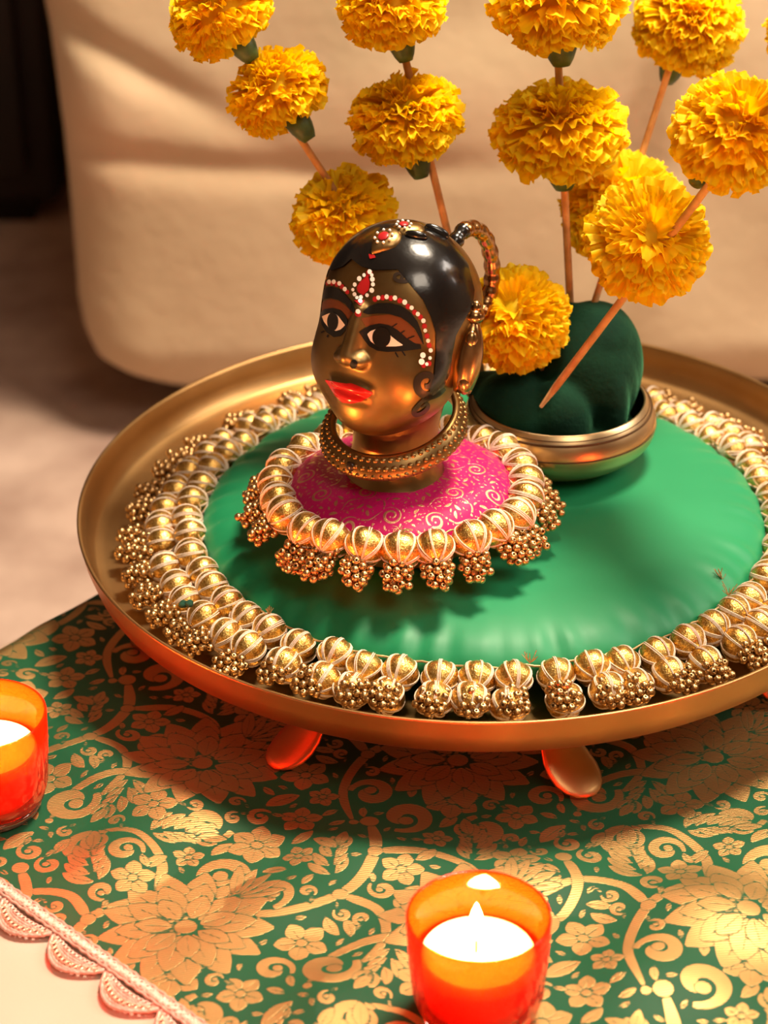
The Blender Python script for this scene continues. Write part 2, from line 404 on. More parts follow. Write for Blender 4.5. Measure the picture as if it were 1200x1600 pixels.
def half(q, fl):
    def T(x, y): return (x, y) if not fl else (S-x, (y+S/2) % S)
    def A(a): return a if not fl else PI-a
    h = -1 if fl else 1
    def st(pts, a, b):
        q.stem([(x, y) if not fl else (S-x, y+S/2) for x, y in pts], a, b)
    st([(.000, .020), (.020, .034), (.030, .060), (.022, .085), (.004, .100)], .0034, .0056)
    st([(.030, .058), (.046, .062), (.060, .052), (.064, .034)], .0050, .003)
    st([(.022, .085), (.036, .100), (.056, .104), (.070, .094)], .0050, .0026)
    st([(.060, .012), (.052, .030), (.058, .050), (.074, .060)], .0030, .0050)
    q.scroll(*T(.057, .026), A(1.2), .0105, 1.15, h*-1, .0056)
    q.scroll(*T(.064, .086), A(1.5), .0100, 1.2, h*-1, .0052)
    q.scroll(*T(.012, .112), A(-1.2), .0105, 1.1, h*1, .0056)
    q.scroll(*T(.010, .040), A(-.6), .0086, 1.2, h*1, .0046)
    q.scroll(*T(.040, .128), A(2.6), .0095, 1.15, h*1, .0052)
    q.spray(*T(.044, .074), A(.25), .033, 5, h)
    q.spray(*T(.020, .064), A(2.6), .028, 4, -h)
    q.spray(*T(.052, .108), A(2.0), .030, 5, h)
    q.spray(*T(.066, .050), A(-.9), .028, 4, -h)
    for (x, y, a, l) in ((.034, .046, -.6, .012), (.036, .092, 1.2, .012), (.010, .076, 2.9, .013), (.050, .044, 2.3, .011), (.070, .074, .9, .012), (.026, .116, 1.4, .013), (.004, .056, 3.6, .011)):
        q.leaf(*T(x, y), A(a), l, l*.42, bend=h*.6)
    q.flower(*T(.038, .030), .0095, 5, .3)
    q.flower(*T(.018, .134), .0105, 6, .1)
    q.flower(*T(.064, .120), .0090, 5, .8)
for fl in (False, True): half(F1, fl)
F1.peony(.0, .006, .029, .1)
F1.peony(S/2, .006+S/2, .029, .3)
for k in range(5):
    F1.leaf(.0, .030, PI/2+(k-2)*.35, .020, .005); F1.leaf(S/2, .030+S/2, PI/2+(k-2)*.35, .020, .005)
fr = random.Random(5)
def empty_at(q, x, y, r):
    h = q.size/q.n
    for t in np.linspace(0, 2*PI, 9)[:-1]:
        for k in (0, .6, 1.0):
            if q.G[int(round((x+k*r*math.cos(t))/h)) % q.n, int(round((y+k*r*math.sin(t))/h)) % q.n] > -.0003: return False
    return True
for size, tries in ((.0085, 500), (.0062, 700), (.0042, 1200), (.0028, 1500)):
    for _ in range(tries):
        x, y = fr.uniform(0, S), fr.uniform(0, S)
        if not empty_at(F1, x, y, size*.86): continue
        for (px_, py_, fl) in ((x, y, 0), (S-x, y+S/2, 1)):
            if fl and not empty_at(F1, px_, py_, size*.5): continue
            a = (x*517+y*291) % 6.28; a = PI-a if fl else a
            k = int(x*9973) % 4
            if size > .005 and k == 0: F1.flower(px_, py_, size*.95, 5, a)
            elif size > .004 and k in (1, 2): F1.scroll(px_, py_, a, size*.85, 1.15, -1 if fl else 1, size*.42); F1.leaf(px_+size*.8*math.cos(a), py_+size*.8*math.sin(a), a-1.2, size, size*.4, bend=.5)
            else: F1.leaf(px_-size*math.cos(a), py_-size*math.sin(a), a, size*2.0, size*.85, bend=.4)
def sample(Fd, x, y):
    n = Fd.n; h = Fd.size/n; u = np.asarray(x)/h; v = np.asarray(y)/h
    i = np.floor(u).astype(int); j = np.floor(v).astype(int); a = u-i; b = v-j
    g = Fd.G; i0 = i % n; i1 = (i+1) % n; j0 = j % n; j1 = (j+1) % n
    return g[i0, j0]*(1-a)*(1-b)+g[i1, j0]*a*(1-b)+g[i0, j1]*(1-a)*b+g[i1, j1]*a*b

def weave_mat(name, ground, gold, g_rough, m_rough, period, ang, thresh=.00005, line=.32):
    mt = bpy.data.materials.new(name); mt.use_nodes = True; nt = mt.node_tree
    b = bsdf(mt); b.inputs['Base Color'].default_value = (*ground, 1); b.inputs['Roughness'].default_value = g_rough
    b.inputs['Specular IOR Level'].default_value = .25; b.inputs['Sheen Weight'].default_value = .12; b.inputs['Sheen Roughness'].default_value = .4
    b.inputs['Sheen Tint'].default_value = (min(1, ground[0]*3+.1), min(1, ground[1]*3+.1), min(1, ground[2]*3+.1), 1)
    g = nd(mt, 'ShaderNodeBsdfPrincipled'); g.inputs['Base Color'].default_value = (*gold, 1)
    g.inputs['Metallic'].default_value = .92; g.inputs['Roughness'].default_value = m_rough
    at = nd(mt, 'ShaderNodeAttribute', attribute_name='gold')
    mr = nd(mt, 'ShaderNodeMapRange'); mr.inputs['From Min'].default_value = thresh-.00012; mr.inputs['From Max'].default_value = thresh+.00012
    lk(mt, at.outputs['Fac'], mr.inputs['Value'])
    uv = nd(mt, 'ShaderNodeAttribute', attribute_name='cloth_co')
    mp = nd(mt, 'ShaderNodeMapping'); mp.inputs['Rotation'].default_value = (0, 0, ang)
    lk(mt, uv.outputs['Vector'], mp.inputs['Vector'])
    wv = nd(mt, 'ShaderNodeTexWave'); wv.inputs['Scale'].default_value = 2*PI/20/period*1.0; wv.inputs['Distortion'].default_value = .6; wv.inputs['Detail'].default_value = 1
    lk(mt, mp.outputs['Vector'], wv.inputs['Vector'])
    st = nd(mt, 'ShaderNodeMapRange'); st.inputs['From Min'].default_value = .05; st.inputs['From Max'].default_value = .35
    st.inputs['To Min'].default_value = line; st.inputs['To Max'].default_value = 1
    lk(mt, wv.outputs['Fac'], st.inputs['Value'])
    mul = nd(mt, 'ShaderNodeMath', operation='MULTIPLY'); lk(mt, mr.outputs[0], mul.inputs[0]); lk(mt, st.outputs[0], mul.inputs[1])
    # bump: gold stands proud and threads are ribbed
    fw = nd(mt, 'ShaderNodeTexWave'); fw.inputs['Scale'].default_value = 2*PI/20/(period*.42); fw.bands_direction = 'Y'
    lk(mt, mp.outputs['Vector'], fw.inputs['Vector'])
    ad = nd(mt, 'ShaderNodeMath', operation='MULTIPLY_ADD'); ad.inputs[1].default_value = .25
    lk(mt, fw.outputs['Fac'], ad.inputs[0]); lk(mt, mul.outputs[0], ad.inputs[2])
    bp = nd(mt, 'ShaderNodeBump'); bp.inputs['Strength'].default_value = .5; bp.inputs['Distance'].default_value = .0002
    lk(mt, ad.outputs[0], bp.inputs['Height'])
    lk(mt, bp.outputs['Normal'], b.inputs['Normal']); lk(mt, bp.outputs['Normal'], g.inputs['Normal'])
    mx = nd(mt, 'ShaderNodeMixShader'); lk(mt, mul.outputs[0], mx.inputs[0]); lk(mt, b.outputs[0], mx.inputs[1]); lk(mt, g.outputs[0], mx.inputs[2])
    lk(mt, mx.outputs[0], nt.nodes['Material Output'].inputs['Surface']); return mt
M['brocade'] = weave_mat('green_brocade', (.005, .085, .034), (.58, .35, .13), .56, .43, .0011, .6)
M['pinkbro'] = weave_mat('pink_brocade', (.56, .006, .13), (.80, .48, .26), .40, .34, .0006, .3, line=.55)

CAND = [at_z(748, 1433, .045), at_z(-28, 1118, .045)]           # two votives in the photograph
CAND += [np.array([-.115, -.395, .045]), np.array([.205, -.300, .045])]   # two more just outside the frame, whose red light falls on the cloth
TC = np.array([0, 0])
def cloth_height(X, Y):
    h = .0030*np.sin(X*38+Y*21+.6)*np.sin(Y*33-X*12+1.0)+.0016*np.sin(X*71-Y*64)+.0010*np.sin(Y*120+X*45)
    r = np.hypot(X, Y); fl = np.clip((r-.165)/.05, 0, 1)*np.clip(((X+Y)*.70711+.2835)/.06, 0, 1)
    for c in CAND:
        fl = fl*np.clip((np.hypot(X-c[0], Y-c[1])-.023)/.035, 0, 1)
    fl = fl*fl*(3-2*fl)
    return .0004+np.maximum(0, (h+.0022))*fl
def brocade_cloth():
    ha = .00075
    A = np.arange(-.228, .365, ha); B = np.arange(-.283, .235, ha)
    a, b = np.meshgrid(A, B, indexing='ij')
    ae = TX0-.001     # roll over the table's far-left edge
    wob = .004*np.sin(b*22)+.08*(b+.1)*0
    rr = .012; q = np.maximum(0, ae+rr+wob-a)      # arc length past start of the roll
    th = np.minimum(q/rr, PI/2); extra = np.maximum(0, q-rr*PI/2)
    aa = np.where(q > 0, ae+rr+wob-rr*np.sin(th), a); z = np.where(q > 0, -rr*(1-np.cos(th))-extra, 0)
    X = D1[0]*aa+D2[0]*b; Y = D1[1]*aa+D2[1]*b
    z = z+cloth_height(X, Y)*np.cos(th)
    # gathered folds of the hanging part
    X = X-(.004*np.sin(b*60)+.002)*np.minimum(1, extra/.03)*D1[0]; Y = Y-(.004*np.sin(b*60)+.002)*np.minimum(1, extra/.03)*D1[1]
    n0, n1 = a.shape
    idx = np.arange(n0*n1).reshape(n0, n1)
    q4 = np.stack([idx[:-1, :-1], idx[1:, :-1], idx[1:, 1:], idx[:-1, 1:]], -1).reshape(-1, 4)
    me = bpy.data.meshes.new('brocade_cloth')
    me.vertices.add(n0*n1); me.vertices.foreach_set('co', np.stack([X, Y, z], -1).astype(np.float32).ravel())
    me.loops.add(q4.size); me.loops.foreach_set('vertex_index', q4.astype(np.int32).ravel())
    me.polygons.add(len(q4)); me.polygons.foreach_set('loop_start', np.arange(0, q4.size, 4, dtype=np.int32))
    me.polygons.foreach_set('use_smooth', np.ones(len(q4), bool))
    me.update(calc_edges=True)
    at = me.attributes.new('gold', 'FLOAT', 'POINT'); at.data.foreach_set('value', sample(F1, a+.5+.02, b+.5+.055).astype(np.float32).ravel())
    at = me.attributes.new('cloth_co', 'FLOAT_VECTOR', 'POINT'); at.data.foreach_set('vector', np.stack([a, b, 0*a], -1).astype(np.float32).ravel())
    me.materials.append(M['brocade'])
    o = link(bpy.data.objects.new('weave', me))
    return o
ct = thing('brocade_cloth', cl(.1, 0, 0), 'green brocade cloth with woven gold flowers and scalloped pink edging', 'cloth')
wv_o = brocade_cloth(); par(wv_o, ct)
# scalloped edging along the front-left edge
def edge_pt(a, off, dz=0):
    p = cl(a, -.283-off); return np.array([p[0], p[1], cloth_height(p[0], p[1])+.0012+dz])
ring = None
def torus(c, ax, ay, R, r, nu=12, nv=5):
    P = np.array([[np.array(c)+(R+r*math.cos(v))*(ax*math.cos(u)+ay*math.sin(u))+np.array([0, 0, 1])*r*math.sin(v) for v in np.linspace(0, 2*PI, nv+1)[:-1]] for u in np.linspace(0, 2*PI, nu+1)[:-1]])
    return grid(P, True, True)
LB = .0306
aL = np.arange(-.136, .36, LB)
parts = []
for a in np.arange(-.136, .36, .0017):
    parts.append(torus(edge_pt(a, .0004+.0004*math.sin(a*2000), .0004), (D1+D2)*.7071, (D2-D1)*.7071, .0015, .0006, 10, 5))
for off in (-.0022, .0030):
    parts.append(tube([edge_pt(a, off+.0003*math.sin(a*3000), .0003) for a in np.arange(-.136, .361, .0015)], .0006, 5))
br = obj('braid', *join(*parts), M['braid'], ct)
sc_parts = []; sq_parts = []
def lobe(t, dep): # local coords: along edge 0..LB, offset
    s = math.sin(PI*t); return (LB*t, .0028+dep*s**.75)
for dep, rad in ((.0118, .00075), (.0104, .0006), (.0062, .00055), (.0050, .00055)):
    t = np.linspace(.02, .98, 34)
    sc_parts.append(tube([np.array((lobe(q, dep)[0], -lobe(q, dep)[1], .0003*math.sin(q*120))) for q in t], rad, 6))
ex, ey = np.array([1., 0, 0]), np.array([0, 1., 0])
for q in np.linspace(.10, .90, 11):
    x1, y1 = lobe(q, .0082); sq_parts.append(torus((x1, -y1, .0003), ex, ey, .0011, .0005, 10, 5))
for q in np.linspace(.06, .94, 13):
    x1, y1 = lobe(q, .0032); sc_parts.append(torus((x1, -y1, .0002), ex, ey, .0009, .0004, 10, 5))
sc_me = mesh('scallop', *join(*sc_parts), M['braid']); sq_me = mesh('sequin_row', *join(*sq_parts), M['sequin'])
for a in aL[:-1]:
    p0 = edge_pt(a, 0)
    Mx = Matrix.Translation(Vector((p0[0], p0[1], .0010)))@Matrix.Rotation(-PI/4, 4, 'Z')
    s = inst('scallop', sc_me, ct, Mx); inst('sequin_row', sq_me, s, Mx)

# ------------------------------------------------------------------ votive candles
def votive(c, lab, wlab, grp, sq=1.0):
    x, y = c[0], c[1]; z0 = .0009
    hld = thing('candle_holder', (x, y, z0), lab, 'candle holder', 'red glass candle holders')
    prof_o = [(.0, .0040), (.0195, .0040), (.0218, .0060), (.0235, .012), (.0244, .022), (.0251, .034), (.0255, .0440), (.02535, .0450), (.0248, .0452), (.0242, .0446), (.0238, .034), (.0232, .022), (.0224, .012), (.0208, .0078), (.018, .0065), (0, .0065)]
    obj('glass', *lathe(prof_o, 64, (x, y, z0)), M['redglass'], hld)
    obj('base', *lathe([(0, 0), (.0185, 0), (.0198, .0008), (.0203, .0025), (.0193, .0038), (0, .0038)], 48, (x, y, z0)), M['clearglass'], hld)
    cnd = thing('candle', (x, y, z0+.0068), wlab, 'candle', 'lit wax candles')
    zt = .0285
    obj('wax', *lathe([(0, .0068), (.0170, .0068), (.0190, .009), (.0204, zt-.0015), (.0200, zt), (.0188, zt-.0004), (.0150, zt-.0030), (.009, zt-.0055), (0, zt-.0065)], 48, (x, y, z0)), M['wax'], cnd)
    fx, fy = x-.0006, y+.004; zt -= .0005
    obj('wick', *tube([(fx, fy, z0+zt-.003), (fx, fy, z0+zt+.002), (fx+.0006, fy, z0+zt+.0045)], .0006, 6), M['wick'], cnd)
    obj('flame', *lathe([(0, 0), (.0016, .0012), (.0027, .0040), (.0026, .0075), (.0017, .0115), (.0007, .0145), (0, .0160)], 20, (fx, fy, z0+zt+.0030)), M['flame'], cnd)
votive(CAND[0], 'red glass candle holder in front of the tray, nearest the viewer', 'lit white candle inside the nearest red glass holder', None)
votive(CAND[1], 'red glass candle holder cut by the left picture edge', 'lit white candle inside the leftmost red glass holder', None)
votive(CAND[2], 'red glass candle holder outside the picture below the scalloped edging', 'lit white candle in the holder outside the picture below', None)
votive(CAND[3], 'red glass candle holder outside the picture at the lower right', 'lit white candle in the holder outside the picture at lower right', None)

# ------------------------------------------------------------------ tray
tray = thing('brass_tray', (0, 0, 0), 'large round shallow brass tray raised on leaf-shaped feet', 'tray')
prof = [(0, .0362), (.150, .0362), (.168, .0364), (.1735, .0374), (.1756, .0392), (.1785, .0480), (.1797, .0545), (.1800, .0552), (.1795, .0556), (.1786, .0554), (.1780, .0545), (.1768, .048), (.1742, .0402), (.1722, .0388), (.168, .0380), (.150, .0378), (0, .0378)]
obj('dish', *lathe(prof, 200), M['brass'], tray)
fme = None
for ang in (-122.6, -77.8, -33, 12, 57, 192):
    a = math.radians(ang)
    if fme is None:
        P = []
        for i in range(24):
            th = 2*PI*i/24; row = []
            for j in range(11):
                ph = PI*j/10; x = math.cos(ph); s = math.sin(ph)
                wid = .0125*(1+.15*x)
                row.append((.0165*x, wid*s*math.cos(th), .0032*s*math.sin(th)-.010*x*x*0+.0035*(x*x)))
            P.append(row)
        Rm = np.array(Matrix.Rotation(math.radians(40), 3, 'Y'))
        P = np.array(P)@Rm.T
        V, Fs = grid(P, True)
        V2, F2 = tube([(-.0085, 0, .012), (-.0095, 0, .0185), (-.011, 0, .022)], [.004, .0048, .006], 14)
        fV, fF = join((V, Fs), (V2, F2))
        mz = min(v[2] for v in fV); fV = [np.array(v)-np.array([0, 0, mz]) for v in fV]
        mx_ = max(v[2] for v in fV); k = (.0362-.0008)/mx_
        fV = [np.array([v[0], v[1], v[2]*k]) for v in fV]
        fme = mesh('foot', fV, fF, M['brass'])
    yo = {-122.6: -.6, -77.8: .6}.get(ang, 0)
    inst('foot', fme, tray, Matrix.Translation((.146*math.cos(a), .146*math.sin(a), .0007))@Matrix.Rotation(a+yo, 4, 'Z'))

# ------------------------------------------------------------------ green satin cushion
GC = np.array([.001, -.016]); GR = .1245
def green():
    n = 360; prof = [(0, .0668), (.03, .0668), (.06, .0665), (.085, .0658), (.102, .0645), (.113, .0622), (.1195, .0590), (.1232, .0555), (.1243, .0520), (.1230, .0480), (.118, .0440), (.110, .0400), (.095, .0384), (0, .0384)]
    p = smoothpath(prof, 60); P = np.zeros((n, 60, 3))
    ph = rng.uniform(0, 6.28, 24)
    for i in range(n):
        th = 2*PI*i/n
        wr = sum(math.sin(k*th+ph[j])/1.0 for j, k in enumerate((17, 29, 41, 53, 67)))/5
        for j in range(60):
            r, z = p[j]
            e = math.exp(-((r-.119)/.010)**2) if j < 45 else 0
            P[i, j] = (GC[0]+(r+e*.0006*wr)*math.cos(th), GC[1]+(r+e*.0006*wr)*math.sin(th), z+e*.0013*wr)
    return grid(P[:, ::-1], True)
gcu = obj('round_cushion', *green(), M['satin'])
tag(gcu, 'large round emerald green satin cushion lying in the brass tray', 'cushion', 'round cushions')

# ------------------------------------------------------------------ beads, balls, tassels
def bead_mesh(seg=12):
    R = .00180; hr = .00050
    pr = [(hr*.75, R*.45), (hr, R*.93)]
    for t in np.linspace(.30, PI-.30, 7): pr.append((R*math.sin(t), R*math.cos(t)))
    pr += [(hr, -R*.93), (hr*.75, -R*.45)]
    V, Fs = lathe(pr, seg)
    V = list(V); Fs = [f[::-1] for f in Fs]
    return V, Fs
bV, bF = bead_mesh()
BEAD = mesh('bead', bV, bF, M['bead'])
BEAD.materials.append(M['wick'])
bVl, bFl = bead_mesh(8)
def cluster(seed, n=34, L=.0180, W=.0096):
    r = np.random.default_rng(seed)
    P = np.stack([r.uniform(0, L, n), r.uniform(-W, W, n), r.uniform(-W*.55, W*.55, n)], 1)
    for it in range(140):
        for i in range(n):
            d = P-P[i]; q = np.linalg.norm(d, axis=1); q[i] = 1
            m_ = q < .0035
            for j in np.where(m_)[0]:
                k = (.0035-q[j])/2*d[j]/(q[j]+1e-9); P[j] += k; P[i] -= k
        c = np.array([L*.5, 0, 0]); P = c+(P-c)*np.array([.992, .988, .975])
    P[:, 0] -= P[:, 0].min()
    rot = [Matrix.Rotation(r.uniform(0, 6.28), 4, 'Z')@Matrix.Rotation(r.uniform(0, 3.1), 4, 'X') for _ in range(n)]
    return P, rot
CL = [cluster(s) for s in range(4)]+[cluster(s, 30, .0112, .0096) for s in range(4, 7)]
def tassel_mesh(P):
    parts = [tube([(-.001, 0, 0), (.003, 0, 0), (.007, 0, 0)], [.0006, .0011, .0004], 6)]
    for p in P[::2]: parts.append(tube([(0, 0, 0), tuple(p*.5+np.array([0, 0, .0008])), tuple(p)], .00022, 4, False))
    return join(*parts)
TASSEL = [mesh('tassel', *tassel_mesh(P), M['wire']) for P, _ in CL]
JB = []
for P, rot in CL:
    parts = []
    for p, R_ in zip(P, rot):
        A_ = np.array(R_.to_3x3()); parts.append((np.array(bVl)@A_.T+p, bFl))
    JB.append(mesh('beads', *join(*parts), M['bead']))
def ball_meshes(seed, R=.0076):
    r = np.random.default_rng(seed)
    nu, nv = 28, 16; P = []
    for i in range(nu):
        a = 2*PI*i/nu; row = []
        for j in range(nv+1):
            t = PI*j/nv; s = math.sin(t)
            row.append((R*.92*math.cos(t), R*s*math.cos(a)*(1+.02*math.cos(7*a)), R*s*math.sin(a)*(1+.02*math.cos(7*a))))
        P.append(row)
    g = mesh('ball', *grid(np.array(P), True), M['gota'])
    parts = []
    n = 8
    for k in range(n):
        a0 = 2*PI*k/n+r.uniform(-.09, .09)
        for s in range(3 if r.random() < .5 else 2):
            da = (s-.8)*.075+r.uniform(-.015, .015); tw = r.uniform(-.05, .05)
            pts = []
            for t in np.linspace(.06, PI-.06, 13):
                a = a0+da/max(.35, math.sin(t))+tw*(t-PI/2); q = R*1.025
                pts.append((q*.92*math.cos(t), q*math.sin(t)*math.cos(a), q*math.sin(t)*math.sin(a)))
            parts.append(tube(pts, .00027, 4, False))
    for sx in (-1, 1): parts.append(torus((sx*R*.9, 0, 0), np.array([0, 1., 0]), np.array([0, 0, 1.]), .0011, .0006, 8, 4))
    return g, mesh('white_thread', *join(*parts), M['thread'])
BALL = [ball_meshes(s) for s in range(4)]
def frame_at(c, th, r, z, tilt=0., roll=0., yaw=0.):
    return Matrix.Translation((c[0]+r*math.cos(th), c[1]+r*math.sin(th), z))@Matrix.Rotation(th+yaw, 4, 'Z')@Matrix.Rotation(tilt, 4, 'Y')@Matrix.Rotation(roll, 4, 'X')
def add_ball(par_, c, th, r, z, tilt, sc):
    k = random.randrange(4); Mx = frame_at(c, th, r, z, tilt, random.uniform(0, 6.28), random.uniform(-.12, .12))@Matrix.Diagonal((*sc, 1))
    b = inst('ball', BALL[k][0], par_, Mx); inst('white_thread', BALL[k][1], b, Mx)
def add_tassel(par_, Mx, single, short=False):
    k = random.randrange(4, 7) if short else random.randrange(4); t = inst('tassel', TASSEL[k], par_, Mx)
    if single:
        for p, R_ in zip(*CL[k]): inst('bead', BEAD, t, Mx@Matrix.Translation(Vector(p))@R_)
    else:
        o = inst('beads', JB[k], t, Mx); o['kind'] = 'stuff'
def garland():
    g = thing('beaded_garland', (GC[0], GC[1], .039), 'gold double-row garland with bead tassels around the green cushion', 'garland', 'gold beaded garlands')
    n = 54
    us = [2*PI*i/n+random.uniform(-.018, .018) for i in range(n)]
    # the 13 units nearest the viewer carry single beads
    vis = sorted(us, key=lambda t: abs(((t+PI/2+.10+PI) % (2*PI))-PI))[:9]
    for th in us:
        j = random.uniform(-.0012, .0012)
        fl = max(0, -math.sin(th))
        add_ball(g, GC, th, .1308+j, .0535+random.uniform(-.001, .001), .12, (1., 1., 1.))
        add_ball(g, GC, th+random.uniform(-.02, .02), .1425+j*.6, .0500+random.uniform(-.001, .0015), .25, (1., 1.02, 1.))
        Mx = frame_at(GC, th+random.uniform(-.02, .02), .1475-.0080*fl**3, .0480+.0070*fl**3+random.uniform(0, .0015), .16+.25*fl**3, random.uniform(-.3, .3), random.uniform(-.2, .2))
        Mx = Mx@Matrix.Diagonal((.92-.14*fl**2, 1.0, 1.0, 1)) if False else Mx
        add_tassel(g, Mx, th in vis, fl > .75)
    obj('cord', *tube([(GC[0]+(.1262+.0006*math.sin(t*60))*math.cos(t), GC[1]+(.1262+.0006*math.sin(t*60))*math.sin(t), .0566+.0005*math.sin(t*41)) for t in np.linspace(0, 2*PI, 300)], .0005, 5), M['cord'], g)
    for (u, v, z) in ((1138, 930, .060), (1128, 905, .060), (828, 1036, .059), (420, 962, .060)):
        p = at_z(u, v, z)
        prs = []
        for k in range(9):
            d = np.array([random.uniform(-.004, .004), random.uniform(-.002, .003), random.uniform(.002, .006)])
            prs.append(tube([p, p+d*.5, p+d+np.array([random.uniform(-.001, .001), 0, 0])], .00016, 4, False))
        obj('thread_end', *join(*prs), M['cord'], g)
    p = at_z(290, 945, .062)
    prs = [ellipsoid(p+np.array([random.uniform(-.0018, .0018), random.uniform(-.0014, .0014), random.uniform(-.0008, .001)]), (.0015, .0015, .0012), 8, 6) for _ in range(9)]
    o = obj('felt_scrap', *join(*prs), M['tuft'], g); o['label'] = 'tiny dark green fluff'
garland()

# ------------------------------------------------------------------ inner stand, pink cushion, fringe
PC = np.array([-.0352, -.0545]); PR = .0475
st = thing('small_bowl', (PC[0], PC[1], .0665), 'small brass bowl under the pink cushion', 'bowl', 'small brass bowls')
obj('body', *lathe([(0, .0668), (.026, .0668), (.030, .068), (.038, .074), (.0435, .081), (.0455, .087), (.046, .0895), (.0452, .0898), (.0445, .088), (.036, .076), (.026, .0705), (0, .0705)], 72, (PC[0], PC[1], 0)), M['bowl'], st)
obj('foot_ring', *lathe([(.022, .0662), (.0265, .0662), (.0275, .0672), (.0265, .0682), (.022, .0682)], 48, (PC[0], PC[1], 0)), M['groove'], st)
F2 = Field(240, .036)
for k, (x, y, a, h) in enumerate([(.006, .006, .4, 1), (.024, .008, 2.2, -1), (.014, .024, 4.0, 1), (.031, .027, 1.0, -1)]):
    F2.scroll(x, y, a, .0046, 1.7, h, .00095)
    for q in (1, 2.2, 3.4): F2.leaf(x+.0056*math.cos(a+q), y+.0056*math.sin(a+q), a+q+.7, .0048, .0013, bend=.6, vein=False, gap=.0003)
    F2.stem([(x+.005*math.cos(a), y+.005*math.sin(a)), (x+.009*math.cos(a-.3), y+.009*math.sin(a-.3)), (x+.015*math.cos(a-.1), y+.015*math.sin(a-.1))], .0010, .0005)
    for t in np.linspace(0, 2*PI, 12)[:-1]: F2.disc(x+.0074*math.cos(t), y+.0074*math.sin(t), .00034)
for size, tries in ((.0022, 400), (.0014, 700), (.0009, 900)):
    for _ in range(tries):
        x, y = fr.uniform(0, .036), fr.uniform(0, .036)
        if empty_at(F2, x, y, size*.9):
            a = fr.uniform(0, 6.28); F2.leaf(x-size*math.cos(a), y-size*math.sin(a), a, size*2, size*.7, bend=.8, vein=False, gap=.0003)
def pink():
    prof = [(0, .1005), (.012, .1004), (.024, .1001), (.034, .0990), (.041, .0968), (.0455, .0936), (.0475, .0900), (.046, .0870), (.040, .0850), (0, .0845)]
    nr = 130; n = 420
    p = smoothpath(prof, nr); P = np.zeros((n, nr, 3))
    th = np.linspace(0, 2*PI, n+1)[:-1]
    P[..., 0] = PC[0]+np.outer(np.cos(th), p[:, 0]); P[..., 1] = PC[1]+np.outer(np.sin(th), p[:, 0]); P[..., 2] = p[:, 1]
    P[..., 2] += .0004*np.sin(P[..., 0]*190)*np.sin(P[..., 1]*170)
    P = P[:, ::-1]
    o = obj('round_cushion', *grid(P, True), M['pinkbro'])
    X = P[..., 0].ravel()+1; Y = P[..., 1].ravel()+1
    at = o.data.attributes.new('gold', 'FLOAT', 'POINT'); at.data.foreach_set('value', sample(F2, X, Y).astype(np.float32))
    at = o.data.attributes.new('cloth_co', 'FLOAT_VECTOR', 'POINT'); at.data.foreach_set('vector', np.stack([X, Y, 0*X], -1).astype(np.float32).ravel())
    return o
tag(pink(), 'small round magenta cushion with gold scrolls under the brass head', 'cushion', 'round cushions')
def fringe():
    g = thing('beaded_garland', (PC[0], PC[1], .085), 'gold single-row garland with bead tassels around the pink cushion', 'garland', 'gold beaded garlands')
    n = 23
    us = [2*PI*i/n+random.uniform(-.03, .03)+.04 for i in range(n)]
    vis = sorted(us, key=lambda t: abs(((t+PI/2+PI) % (2*PI))-PI))[:8]
    for th in us:
        add_ball(g, PC, th, .0530+random.uniform(-.0008, .0008), .0905+random.uniform(-.0006, .0006), .35, (1.08, 1.12, 1.08))
        Mx = frame_at(PC, th+random.uniform(-.05, .05), .0562, .0885, random.uniform(.6, .9), random.uniform(-.3, .3), random.uniform(-.15, .15))
        add_tassel(g, Mx, th in vis)
    obj('cord', *tube([(PC[0]+(.0480+.0005*math.sin(t*40))*math.cos(t), PC[1]+(.0480+.0005*math.sin(t*40))*math.sin(t), .0938+.0005*math.sin(t*31)) for t in np.linspace(0, 2*PI, 200)], .0004, 5), M['cord'], g)
    p = np.array([PC[0]-.001, PC[1]-.0465, .0955]); prs = []
    for k in range(12):
        d = np.array([random.uniform(-.005, .006), random.uniform(-.003, .002), random.uniform(0, .003)])
        prs.append(tube([p, p+d*.5+np.array([0, 0, .001]), p+d], .00016, 4, False))
    obj('thread_end', *join(*prs), M['cord'], g)
fringe()

# ------------------------------------------------------------------ brass bowl with velvet
BC = np.array([.0365, .0165])
bw = thing('brass_bowl', (BC[0], BC[1], .0668), 'round brass bowl with dark grooves holding the green velvet block', 'bowl', 'small brass bowls')
bp_ = [(0, .0668), (.022, .0668), (.028, .0685), (.036, .0735), (.0415, .079), (.0432, .0845), (.0425, .0895), (.0405, .0935), (.0385, .0962), (.0378, .0964), (.0374, .0955), (.0390, .090), (.0395, .084), (.034, .075), (.024, .0705), (0, .0700)]
obj('body', *lathe(smoothpath(bp_, 60), 96, (BC[0], BC[1], 0)), M['bowl'], bw)
for (r, z, t) in ((.0411, .0927, .00055), (.0399, .0945, .00022), (.0434, .0858, .00022)):
    obj('groove', *lathe([(r+t*.2*math.cos(a)+.0001, z+t*math.sin(a)*1.4) for a in np.linspace(0, 2*PI, 9)], 96, (BC[0], BC[1], 0)), M['groove'], bw)
